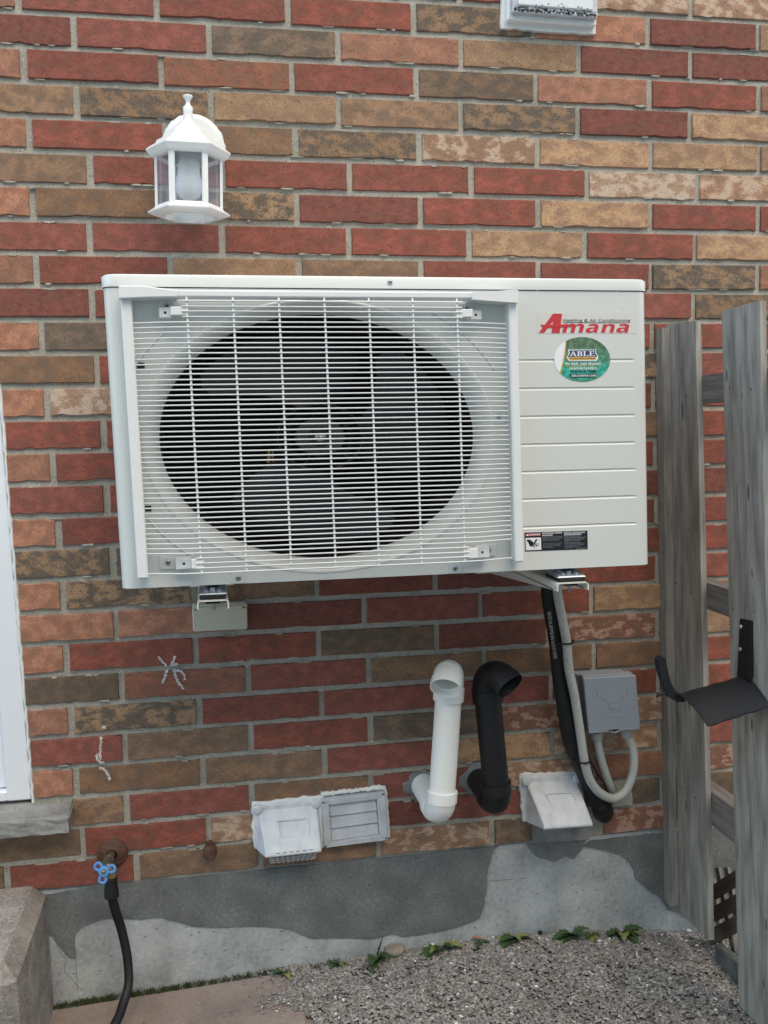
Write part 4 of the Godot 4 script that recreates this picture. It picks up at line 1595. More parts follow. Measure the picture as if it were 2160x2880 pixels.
func make_brackets() -> void:
	var spec := [
		{"c": 599.0, "y": 1688.0, "w": 0.0525, "label": "off-white wall bracket above the beige outlet box", "wall": 0.0},
		{"c": 1612.0, "y": 1638.0, "w": 0.0600, "label": "off-white wall bracket above the black insulated pipe", "wall": 0.0},
	]
	for s in spec:
		var p := at(s.c, s.y, 0.462)
		var t := thing("wall_bracket", s.label, "bracket", Vector3(p.x, p.y, 0.2), "brackets carrying the heat pump")
		var hw: float = s.w / 2.0
		# inverted channel with rounded shoulders
		var prof := [Vector2(-hw, -0.0155), Vector2(-hw, -0.006), Vector2(-hw + 0.002, -0.002), Vector2(-hw + 0.006, 0.0), Vector2(hw - 0.006, 0.0), Vector2(hw - 0.002, -0.002), Vector2(hw, -0.006), Vector2(hw, -0.0155)]
		var st := begin(false)
		var z0 := 0.004 - 0.2
		var z1 := 0.462 - 0.2
		var th := 0.0022
		for k in prof.size() - 1:
			var a: Vector2 = prof[k]
			var b: Vector2 = prof[k + 1]
			var ai := Vector2(a.x - signf(a.x) * th * (1.0 if absf(a.y) > 0.004 else 0.6), minf(a.y, -th))
			var bi := Vector2(b.x - signf(b.x) * th * (1.0 if absf(b.y) > 0.004 else 0.6), minf(b.y, -th))
			var dr := Vector3(0, -0.035 * float(k == 0 or k == 6) * 0.0, 0)
			quad(st, Vector3(a.x, a.y, z0), Vector3(b.x, b.y, z0), Vector3(b.x, b.y, z1), Vector3(a.x, a.y, z1))
			quad(st, Vector3(ai.x, ai.y, z1), Vector3(bi.x, bi.y, z1), Vector3(bi.x, bi.y, z0), Vector3(ai.x, ai.y, z0))
			quad(st, Vector3(a.x, a.y, z1), Vector3(b.x, b.y, z1), Vector3(bi.x, bi.y, z1), Vector3(ai.x, ai.y, z1))
		# flanges that deepen towards the wall
		for sd in [-1.0, 1.0]:
			var x: float = sd * hw
			hexa(st, [Vector3(x - sd * th, -0.046, z0), Vector3(x, -0.046, z0), Vector3(x, -0.014, z0), Vector3(x - sd * th, -0.014, z0),
				Vector3(x - sd * th, -0.0156, z1 - 0.02), Vector3(x, -0.0156, z1 - 0.02), Vector3(x, -0.0135, z1 - 0.02), Vector3(x - sd * th, -0.0135, z1 - 0.02)])
		done(st, "arm", M.bracket, t)
		box_part("wall_plate", M.bracket, t, Vector3(-hw - 0.02, -0.05, 0.0 - 0.2), Vector3(hw + 0.02, 0.01, 0.0035 - 0.2), 0.001)
		var pad := box_part("rubber_pad", M.rubber, t, Vector3(-hw * 0.82, 0.0005, z1 - 0.075), Vector3(hw * 0.82, 0.0075, z1 - 0.004), 0.0012)
		var bolt := begin()
		lathe(bolt, [Vector2(0, -0.021), Vector2(0.0028, -0.0205), Vector2(0.0028, -0.004)], Transform3D(Basis(), Vector3(0.001, 0, z1 - 0.02)), 10)
		done(bolt, "bolt", M.steel, t)
		box_part("nut", M.rubber, t, Vector3(-0.0125, -0.0075, z1 - 0.032), Vector3(0.0125, -0.0024, z1 - 0.008), 0.001)
		# the pressed steel foot of the unit that stands on this pad
		var fo := thing("support_foot", "zinc plated foot clamp above the beige outlet box" if s.c < 1000.0 else "zinc plated foot clamp with bolt above the grey conduit", "foot", Vector3(p.x, p.y + 0.008, 0.2))
		var fs := begin(false)
		hexa(fs, [Vector3(-hw * 0.78, 0.0, z1 - 0.12), Vector3(hw * 0.78, 0.0, z1 - 0.12), Vector3(hw * 0.70, 0.022, z1 - 0.12), Vector3(-hw * 0.70, 0.022, z1 - 0.12),
			Vector3(-hw * 0.95, 0.0, z1 - 0.006), Vector3(hw * 0.95, 0.0, z1 - 0.006), Vector3(hw * 0.80, 0.0028, z1 - 0.008), Vector3(-hw * 0.80, 0.0028, z1 - 0.008)], 0.0008)
		done(fs, "plate", M.zinc, fo)
		for sd in [-1.0, 1.0]:
			var rs := begin()
			tube(rs, [Vector3(sd * hw * 0.42, 0.003, z1 - 0.014), Vector3(sd * hw * 0.45, 0.014, z1 - 0.055), Vector3(sd * hw * 0.5, 0.024, z1 - 0.11)], [0.004, 0.0075, 0.0085], 10)
			done(rs, "rib", M.zinc, fo)
		var hx := begin(false)
		lathe(hx, [Vector2(0.0075, 0.003), Vector2(0.0075, 0.009), Vector2(0.0, 0.0095)], Transform3D(Basis(), Vector3(0.0, 0.001, z1 - 0.026)), 6)
		done(hx, "bolt_head", M.steel, fo)


# ==================================================================== things on the wall
func hex_pt(s: float, k: int, y: float) -> Vector3:
	# corner k of a hexagon whose flat side looks to +z
	var a := PI / 3.0 * k
	return Vector3(cos(a) * s, y, sin(a) * s)


func hex_rings(st: SurfaceTool, spec: Array, closed_top := false) -> void:
	for g in spec.size() - 1:
		for k in 6:
			quad(st, hex_pt(spec[g][0], k, spec[g][1]), hex_pt(spec[g][0], k + 1, spec[g][1]), hex_pt(spec[g + 1][0], k + 1, spec[g + 1][1]), hex_pt(spec[g + 1][0], k, spec[g + 1][1]))
	if closed_top:
		var l: Array = spec[spec.size() - 1]
		for k in 6:
			tri(st, Vector3(0, l[1], 0), hex_pt(l[0], k + 1, l[1]), hex_pt(l[0], k, l[1]))


func make_lantern() -> void:
	var zc := 0.098
	var p := (at(406, 420, zc) + at(645, 436, zc)) * 0.5
	var q := (at(411, 593, zc) + at(637, 607, zc)) * 0.5
	var t := thing("wall_lantern", "white six-sided porch lantern with glass panes on brick wall", "lantern", Vector3(p.x, q.y, zc))
	t.transform = Transform3D(Basis.from_euler(Vector3(0, 0, -0.022)) * Basis.from_scale(Vector3(0.92, 0.97, 0.92)), t.position + Vector3(0, 0.005, -0.006))
	var hh := p.y - q.y                    # between the tips of the two rims
	var st := begin(false)
	hex_rings(st, [[0.076, hh - 0.014], [0.082, hh - 0.010], [0.0895, hh], [0.0885, hh + 0.003], [0.074, hh + 0.012], [0.070, hh + 0.013], [0.066, hh + 0.021], [0.056, hh + 0.025], [0.048, hh + 0.038], [0.036, hh + 0.043], [0.024, hh + 0.053], [0.014, hh + 0.061]], true)
	hex_rings(st, [[0.076, hh - 0.014], [0.058, hh - 0.012]])
	done(st, "roof", M.white_paint, t)
	var fi := begin()
	lathe(fi, [Vector2(0.0148, hh + 0.052), Vector2(0.0105, hh + 0.064), Vector2(0.0098, hh + 0.078), Vector2(0.0108, hh + 0.088), Vector2(0.0052, hh + 0.0935), Vector2(0.0042, hh + 0.0985), Vector2(0.0062, hh + 0.104), Vector2(0.0104, hh + 0.109), Vector2(0.0098, hh + 0.1115), Vector2(0.0, hh + 0.1125)], Transform3D.IDENTITY, 20)
	done(fi, "finial", M.white_paint, t)
	var bs := begin(false)
	hex_rings(bs, [[0.060, 0.008], [0.071, 0.0085], [0.074, 0.004], [0.0875, -0.004], [0.087, -0.0062], [0.080, -0.0095], [0.068, -0.0125], [0.060, -0.013], [0.060, -0.006], [0.060, 0.008]])
	done(bs, "base_rim", M.white_paint, t)
	for k in 6:
		var a := hex_pt(0.0685, k, 0.006)
		var b := hex_pt(0.0685, k, hh - 0.010)
		var ps := begin(false)
		var out := Vector3(a.x, 0, a.z).normalized()
		var side := Vector3(-out.z, 0, out.x)
		hexa(ps, [a - side * 0.0066 - out * 0.003, a + side * 0.0066 - out * 0.003, a + side * 0.0058 + out * 0.003, a - side * 0.0058 + out * 0.003,
			b - side * 0.0066 - out * 0.003, b + side * 0.0066 - out * 0.003, b + side * 0.0058 + out * 0.003, b - side * 0.0058 + out * 0.003], 0.0008)
		done(ps, "post", M.white_paint, t)
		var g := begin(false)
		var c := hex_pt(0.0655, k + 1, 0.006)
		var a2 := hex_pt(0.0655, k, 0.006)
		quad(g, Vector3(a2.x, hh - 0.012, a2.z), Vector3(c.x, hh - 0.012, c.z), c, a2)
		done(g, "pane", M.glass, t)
	var ring := begin()
	var rp := []
	for k in 33:
		rp.append(Vector3(cos(TAU * k / 32) * 0.054, -0.010, sin(TAU * k / 32) * 0.054))
	tube(ring, rp, 0.0014, 6, false)
	done(ring, "glass_ring", M.caulk, t)
	var bulb := begin()
	lathe(bulb, [Vector2(0.014, hh - 0.012), Vector2(0.022, hh - 0.020), Vector2(0.0245, hh - 0.045), Vector2(0.0285, hh - 0.058)], Transform3D.IDENTITY, 24)
	var bo := done(bulb, "bulb", M.white_paint, t)
	var globe := begin()
	lathe(globe, [Vector2(0.0285, hh - 0.058), Vector2(0.0295, hh - 0.068), Vector2(0.0275, hh - 0.080), Vector2(0.021, hh - 0.0895), Vector2(0.011, hh - 0.0945), Vector2(0.0, hh - 0.096)], Transform3D.IDENTITY, 24)
	done(globe, "globe", M.frost, bo)
	# back plate: a tall half-round shield on the wall, its painted edge caulked and flaking
	var poly := PackedVector2Array()
	for k in 25:
		var a := PI * k / 24.0
		poly.append(Vector2(0.010 + cos(a) * 0.066, hh + 0.034 + sin(a) * 0.066))
	poly.append(Vector2(-0.052, hh + 0.004))
	poly.append(Vector2(0.072, hh + 0.004))
	var bp := begin(false)
	slab(bp, poly, -zc - 0.0035, -zc + 0.030, 0.012)
	done(bp, "back_plate", M.white_paint, t)
	var arm := begin(false)
	box(arm, Vector3(-0.022, hh - 0.012, -zc + 0.012), Vector3(0.026, hh + 0.018, -0.045), 0.004)
	done(arm, "arm", M.white_paint, t)
	var ck := begin()
	var cp := []
	var cr := []
	for k in 31:
		var a := PI * k / 30.0
		cp.append(Vector3(0.010 + cos(a) * 0.068, hh + 0.034 + sin(a) * 0.068 + rng.randf_range(-0.001, 0.001), -zc + 0.001))
		cr.append(rng.randf_range(0.0012, 0.0042))
	tube(ck, cp, cr, 6)
	done(ck, "caulk", M.caulk, t)


func make_wall_box() -> void:
	var z := 0.045
	var a := at(1443, 34, z)
	var b := at(1683, 52, z)
	var t := thing("wall_box", "white flat wall fixture with grimy cover and caulked rim", "wall fixture", Vector3((a.x + b.x) / 2, a.y, 0.0))
	t.rotation.z = -0.012
	var hw := (b.x - a.x) / 2
	var bk := begin(false)
	var outer := PackedVector2Array()
	for k in 14:
		outer.append(Vector2(lerpf(-hw - 0.013, hw + 0.010, k / 13.0), -0.019 + rng.randf_range(-0.0022, 0.0012)))
	for k in 14:
		outer.append(Vector2(hw + 0.010 + rng.randf_range(-0.001, 0.002), lerpf(-0.014, 0.29, k / 13.0)))
	for k in 14:
		outer.append(Vector2(-hw - 0.014 + rng.randf_range(-0.002, 0.001), lerpf(0.29, -0.012, k / 13.0)))
	slab(bk, outer, -0.004, 0.0085)
	done(bk, "caulk", M.caulk, t)
	box_part("base", M.white_paint, t, Vector3(-hw - 0.006, -0.010, 0.006), Vector3(hw + 0.004, 0.278, 0.026), 0.003)
	box_part("cover_frame", M.louvre, t, Vector3(-hw, 0.0, 0.024), Vector3(hw, 0.27, 0.042), 0.003)
	var pane := box_part("diffuser", M.frost, t, Vector3(-hw + 0.012, 0.014, 0.040), Vector3(hw - 0.012, 0.256, 0.0465), 0.002)
	var gr := begin(false)
	for k in 420:
		var y := absf(rng.randfn(0.0, 0.006)) + 0.0032
		var x := rng.randf_range(-hw + 0.004, hw - 0.004)
		if y > 0.028:
			continue
		var zz := 0.0466 if y > 0.016 and absf(x) < hw - 0.014 else 0.0421
		var r := rng.randf_range(0.0006, 0.0020)
		var poly := PackedVector2Array()
		for q in 5:
			poly.append(Vector2(x + cos(TAU * q / 5.0) * r * 1.4, y + sin(TAU * q / 5.0) * r))
		slab(gr, poly, zz - 0.0004, zz + 0.0002)
	done(gr, "grime", M.dark_patch, t).set_meta("kind", "stuff")
	for x in [-hw + 0.006, hw - 0.006]:
		var s := begin()
		lathe(s, [Vector2(0.003, 0), Vector2(0.002, 0.0015), Vector2(0, 0.0015)], Transform3D(Basis(Vector3.RIGHT, PI / 2), Vector3(x, 0.006, 0.042)), 10)
		done(s, "screw", M.black, t)


func make_outlet_box() -> void:
	var z := 0.034
	var a := at(543, 1778, z)
	var b := at(695, 1697, z)
	var t := thing("outlet_box", "beige weatherproof outlet cover below the left bracket", "outlet cover", Vector3(a.x, a.y, 0.0))
	tag(t, "beige weatherproof outlet cover with hinged lid on brick wall", "outlet cover")
	var w := b.x - a.x
	var h := b.y - a.y
	box_part("body", M.beige, t, Vector3(0.0, 0.0, -0.004), Vector3(w, h, 0.026), 0.002)
	var poly := PackedVector2Array([Vector2(0.003, 0.001), Vector2(w - 0.002, 0.001), Vector2(w - 0.002, h - 0.010), Vector2(w - 0.011, h - 0.010), Vector2(w - 0.011, h - 0.004), Vector2(0.013, h - 0.004), Vector2(0.013, h - 0.010), Vector2(0.003, h - 0.010)])
	var st := begin(false)
	slab(st, poly, 0.0265, 0.034, 0.0012)
	done(st, "lid", M.beige, t)
	for x in [0.0065, w - 0.0055]:
		var hs := begin()
		tube(hs, [Vector3(x - 0.0055, h - 0.005, 0.0285), Vector3(x + 0.0055, h - 0.005, 0.0285)], 0.0038, 10)
		done(hs, "hinge", M.beige, t)


func elbow_path(from: Vector3, up: Vector3, out: Vector3, r: float, turn: float, steps := 14) -> Array:
	# an arc that leaves along up and bends towards out
	var pts := []
	for k in steps + 1:
		var a := turn * k / steps
		pts.append(from + out * r * (1.0 - cos(a)) + up * r * sin(a))
	return pts


func make_vent_pipes() -> void:
	var specs := [
		{"called": "vent_pipe", "label": "white plastic vent pipe with elbow hood on brick wall", "m": M.pvc, "z": 0.165, "low": [1241, 2262], "top": [1263, 1938], "wall": [1190, 2230], "out": Vector3(-0.36, 0, 0.93), "turn": 2.35, "r": 0.0278, "mouth": 0.010},
		{"called": "vent_pipe", "label": "black plastic vent pipe beside the white vent pipe", "m": M.abs, "z": 0.150, "low": [1398, 2238], "top": [1369, 1942], "wall": [1345, 2205], "out": Vector3(0.50, 0, 0.86), "turn": 2.30, "r": 0.0280, "mouth": 0.012},
	]
	for s in specs:
		var low := at(s.low[0], s.low[1], s.z)
		var top := at(s.top[0], s.top[1], s.z)
		var wl := at(s.wall[0], s.wall[1], 0.0)
		var t := thing(s.called, s.label, "vent pipe", Vector3(low.x, low.y, 0.0), "plastic vent pipes on the wall")
		var o := t.position
		var r: float = s.r
		var up := (top - low).normalized()
		# straight pipe
		var st := begin()
		tube(st, [low + up * 0.012 - o, low.lerp(top, 0.5) - o, top - o], r, 28)
		done(st, "pipe", s.m, t)
		# lower elbow: from the pipe down and back into the wall
		var back := (Vector3(wl.x, wl.y, 0.0) - low)
		back = Vector3(back.x * 0.6, 0.0, -1.0).normalized()
		var pts := []
		var rb := 0.036
		for k in 13:
			var a := PI / 2 * k / 12.0
			pts.append(low + up * 0.016 + back * rb * (1.0 - cos(a)) - up * rb * sin(a) - o)
		var last: Vector3 = pts[pts.size() - 1]
		var stub: Vector3 = last + back * ((last.z + 0.02) / absf(back.z))
		var el := begin()
		tube(el, pts, r + 0.0028, 28)
		var eo := done(el, "elbow", s.m, t)
		var cs := begin()
		tube(cs, [low + up * 0.006 - o, low + up * 0.007 - o, low + up * 0.030 - o, low + up * 0.031 - o], [r + 0.003, r + 0.0048, r + 0.0048, r + 0.0008], 28, true, 1.0, true)
		done(cs, "collar", s.m, eo)
		var cs2 := begin()
		tube(cs2, [last - back * 0.002, last + back * 0.022, last + back * 0.0225], [r + 0.0048, r + 0.0048, r], 28, true, 1.0, true)
		done(cs2, "collar", s.m, eo)
		var sb := begin()
		tube(sb, [last, stub], r, 28)
		done(sb, "stub", s.m, t)
		var pl := begin()
		var rag := PackedVector2Array()
		for k in 30:
			var an := TAU * k / 30.0
			var rr := r + 0.008 + rng.randf_range(-0.003, 0.006) + (0.012 if absf(sin(an)) < 0.25 else 0.0)
			rag.append(Vector2(stub.x + cos(an) * rr, stub.y + sin(an) * rr))
		slab(pl, rag, -0.012, 0.0024)
		done(pl, "mortar_collar", M.dark_patch, t)
		# upper elbow, open at the end
		var out: Vector3 = s.out.normalized()
		out = (out - up * out.dot(up)).normalized()
		var arc := elbow_path(top + up * 0.004 - o, up, out, 0.034, s.turn, 16)
		var ue := begin()
		tube(ue, arc, r + 0.0022, 28, false)
		var uo := done(ue, "top_elbow", s.m, t)
		var cs3 := begin()
		tube(cs3, [top - up * 0.024 - o, top - up * 0.0235 - o, top + up * 0.004 - o, top + up * 0.005 - o], [r, r + 0.0045, r + 0.0045, r + 0.002], 28, false, 1.0, true)
		done(cs3, "collar", s.m, uo)
		var e0: Vector3 = arc[arc.size() - 1]
		var dir: Vector3 = (e0 - arc[arc.size() - 2]).normalized()
		var lip := begin()
		var lx := dir.cross(Vector3(1, 0, 0)).normalized()
		var lip_xf := Transform3D(Basis(lx.cross(dir), dir, lx), e0)
		lathe(lip, [Vector2(r + 0.002, -0.005), Vector2(r + 0.0042, -0.004), Vector2(r + 0.0046, 0.015), Vector2(r + 0.0042, 0.016), Vector2(r + 0.0024, 0.0155), Vector2(r + 0.0012, 0.000), Vector2(r - 0.0022, -0.001), Vector2(r - 0.0026, -0.030)], lip_xf, 36, 1.0, 1.0, 0.0, true)
		done(lip, "mouth", s.m, uo)


func make_vents() -> void:
	var hood := func(label: String, tl: Array, tr: Array, fl: Array, fr: Array, bl: Array, depth: float, grille: bool) -> Node3D:
		var zb := 0.012
		var a := at(tl[0], tl[1], zb)
		var b := at(tr[0], tr[1], zb)
		var c := at(fl[0], fl[1], depth)
		var d := at(fr[0], fr[1], depth)
		var e := at(bl[0], bl[1], zb)
		var f := Vector3(e.x + (b.x - a.x), e.y + (b.y - a.y), zb)
		var t := thing("vent_hood", label, "vent", Vector3((a.x + b.x) / 2, e.y, 0.0), "white plastic dryer vent hoods")
		var o := t.position
		var st := begin(false)
		# the shell: sloping top, two sides, open below
		var ti := 0.010
		hexa(st, [e - o, f - o, b - o + Vector3(-ti, -ti, 0), a - o + Vector3(ti, -ti, 0), c - o + Vector3(0, -0.003, 0), d - o + Vector3(0, -0.003, 0), d - o + Vector3(-0.002, 0.006, -0.001), c - o + Vector3(0.002, 0.006, -0.001)], 0.003)
		done(st, "shell", M.vent, t)
		var fr2 := begin(false)
		hexa(fr2, [Vector3(e.x, e.y, -0.004) - o, Vector3(f.x, f.y, -0.004) - o, Vector3(b.x, b.y, -0.004) - o, Vector3(a.x, a.y, -0.004) - o, e - o + Vector3(0, 0, 0.001), f - o + Vector3(0, 0, 0.001), b - o + Vector3(0, 0, 0.001), a - o + Vector3(0, 0, 0.001)], 0.003)
		done(fr2, "frame", M.vent, t)
		# raised panel on the slope
		var pt := func(u: float, v: float, lift: float) -> Vector3:
			var p := a.lerp(b, u).lerp(c.lerp(d, u), v)
			var n := (b - a).cross(c - a).normalized()
			if n.z < 0:
				n = -n
			return p + n * lift - o
		for q in [[0.30, 0.34, 0.78, 0.34], [0.78, 0.34, 0.80, 0.66], [0.80, 0.66, 0.32, 0.66], [0.32, 0.66, 0.30, 0.34]]:
			var ls := begin()
			tube(ls, [pt.call(q[0], q[1], -0.0012), pt.call(q[2], q[3], -0.0012)], 0.0022, 6)
			done(ls, "raised_line", M.vent, t)
		for u in [0.05, 0.93]:
			var bs := begin()
			lathe(bs, [Vector2(0.0105, -0.004), Vector2(0.0100, 0.002), Vector2(0.008, 0.0030), Vector2(0.0, 0.0032)], Transform3D(Basis(Vector3.RIGHT, PI / 2), pt.call(u, 0.09, 0.0) + Vector3(0, 0, -0.001)), 16)
			var boss := done(bs, "boss", M.vent, t)
			var hs := begin()
			lathe(hs, [Vector2(0.0018, 0.0034), Vector2(0.0, 0.0035)], Transform3D(Basis(Vector3.RIGHT, PI / 2), pt.call(u, 0.07, 0.0) + Vector3(0, 0, -0.001)), 8)
			done(hs, "hole", M.black, boss)
		# slots along the lower lip
		for k in 6:
			var u := 0.20 + 0.115 * k
			var p0: Vector3 = pt.call(u, 0.955, 0.0006)
			var p1: Vector3 = pt.call(u + 0.07, 0.955, 0.0006)
			var ss := begin()
			tube(ss, [p0, p1], 0.0013, 6)
			done(ss, "slot", M.black, t)
		if grille:
			# bird guard hanging below the mouth
			for k in 9:
				var u := 0.08 + 0.105 * k
				var p0: Vector3 = c.lerp(d, u) - o + Vector3(0, 0, -0.008)
				var p1: Vector3 = p0 + Vector3((0.5 - u) * 0.025, -0.026, -0.012)
				var gs := begin()
				tube(gs, [p0, p1, p1 + Vector3(0, 0.004, -0.035)], 0.0013, 6)
				done(gs, "guard_bar", M.vent, t)
			box_part("throat", M.black, t, c - o + Vector3(0.012, -0.012, -0.05), d - o + Vector3(-0.012, 0.004, -0.020))
			for k in 4:
				var dy := -0.006 - 0.0066 * k
				var gs := begin()
				tube(gs, [c.lerp(d, 0.07) - o + Vector3(0.0008 * k, dy, -0.011 - 0.005 * k), c.lerp(d, 0.93) - o + Vector3(-0.0008 * k, dy, -0.011 - 0.005 * k)], 0.0012, 6)
				done(gs, "guard_bar", M.vent, t)
		# caulk pressed round the frame
		var ck := begin()
		var cp := []
		var cr := []
		var corners := [e, a, b, f]
		for k in 3:
			var steps := 12
			for s in steps:
				var p: Vector3 = corners[k].lerp(corners[k + 1], float(s) / steps)
				cp.append(Vector3(p.x + rng.randf_range(-0.002, 0.002), p.y + rng.randf_range(-0.001, 0.002), 0.003) - o)
				cr.append(rng.randf_range(0.004, 0.0085))
		tube(ck, cp, cr, 7)
		done(ck, "caulk", M.caulk, t)
		return t
	hood.call("white vent hood with wire guard next to a louvred vent", [714, 2266], [903, 2248], [746, 2411], [905, 2394], [721, 2392], 0.075, true)
	hood.call("white vent hood with slotted lip beside the grey conduit", [1468, 2186], [1632, 2178], [1530, 2331], [1669, 2321], [1480, 2313], 0.105, false)

	# flat vent with three louvres
	var zb := 0.022
	var a := at(905, 2251, zb)
	var b := at(1083, 2231, zb)
	var c := at(1092, 2363, zb)
	var d := at(912, 2386, zb)
	var t := thing("louvred_vent", "grey white square vent with three closed louvres", "vent", Vector3((a.x + b.x) / 2, d.y, 0.0))
	var o := t.position
	var ia := at(926, 2265, zb)
	var ib := at(1060, 2249, zb)
	var ic := at(1068, 2350, zb)
	var id := at(933, 2369, zb)
	var oc := [a, b, c, d]
	var inn := [ia, ib, ic, id]
	for k in 4:
		var j := (k + 1) % 4
		var st := begin(false)
		var zz := Vector3(0, 0, -0.024)
		hexa(st, [oc[k] + zz - o, oc[j] + zz - o, inn[j] + zz - o, inn[k] + zz - o, oc[k] - o, oc[j] - o, inn[j] - o + Vector3(0, 0, -0.001), inn[k] - o + Vector3(0, 0, -0.001)], 0.0016)
		done(st, "frame", M.louvre, t)
	for k in 3:
		var v0 := k / 3.0
		var v1 := (k + 1) / 3.0
		var st := begin(false)
		var p := [ia.lerp(id, v0), ib.lerp(ic, v0), ib.lerp(ic, v1), ia.lerp(id, v1)]
		hexa(st, [p[0] - o + Vector3(0.001, -0.0004, -0.017), p[1] - o + Vector3(-0.001, -0.0004, -0.017), p[2] - o + Vector3(-0.001, 0.0008, -0.012), p[3] - o + Vector3(0.001, 0.0008, -0.012),
			p[0] - o + Vector3(0.001, -0.0004, -0.0105), p[1] - o + Vector3(-0.001, -0.0004, -0.0105), p[2] - o + Vector3(-0.001, 0.0008, -0.0050), p[3] - o + Vector3(0.001, 0.0008, -0.0050)], 0.0006)
		done(st, "louvre", M.louvre, t)
	box_part("back", M.black, t, Vector3(ia.x, ic.y - 0.01, -0.002) - o, Vector3(ib.x, ib.y - 0.004, 0.001) - o)
	for q in [[905, 2254, 5, 4], [1083, 2231, -6, 3], [1092, 2363, -6, -5], [912, 2386, 4, -5]]:
		var s := at(q[0] + q[2], q[1] + q[3], zb)
		var hs := begin()
		lathe(hs, [Vector2(0.0022, 0.0), Vector2(0.0016, 0.0008), Vector2(0.0, 0.0009)], Transform3D(Basis(Vector3.RIGHT, PI / 2), s - o), 8)
		done(hs, "screw", M.black, t)
	var ck := begin()
	var cp := []
	var cr := []
	for k in 28:
		var e := at(716, 2262, 0.0).lerp(at(1090, 2222, 0.0), k / 27.0) if false else a.lerp(b, k / 27.0)
		cp.append(Vector3(e.x, e.y + 0.007 + rng.randf_range(-0.001, 0.002), 0.004) - o)
		cr.append(rng.randf_range(0.004, 0.0075))
	for k in 16:
		var e := b.lerp(c, k / 15.0)
		cp.append(Vector3(e.x + 0.004 + rng.randf_range(-0.001, 0.001), e.y, 0.003) - o)
		cr.append(rng.randf_range(0.004, 0.006))
	tube(ck, cp, cr, 7)
	done(ck, "caulk", M.caulk, t)
	var seam := begin()
	tube(seam, [a + Vector3(-0.004, 0.002, -0.012) - o, a.lerp(d, 0.5) + Vector3(-0.003, 0, -0.011) - o, d + Vector3(-0.003, 0.0, -0.012) - o], 0.0065, 8)
	done(seam, "caulk", M.caulk, t)


func line_pts(px: Array, zs: Array) -> Array:
	# centre line points given in the zoomed photograph (1500, 1580, scale 2.836)
	var out := []
	for k in px.size():
		var z: float = zs[k] if zs.size() == px.size() else lerpf(zs[0], zs[1], float(k) / (px.size() - 1))
		out.append(at(1500 + px[k][0] / 2.836, 1580 + px[k][1] / 2.836, z))
	return out


func beads(pts: Array, r: float, step: float) -> Array:
	# a path resampled for a corrugated tube: [points, radii]
	var out := []
	var rad := []
	var left := 0.0
	var n := 0
	for k in pts.size() - 1:
		var a: Vector3 = pts[k]
		var b: Vector3 = pts[k + 1]
		var l := a.distance_to(b)
		var s := left
		while s < l:
			out.append(a.lerp(b, s / l))
			rad.append(r if n % 2 == 0 else r * 0.90)
			n += 1
			s += step
		left = s - l
	return [out, rad]


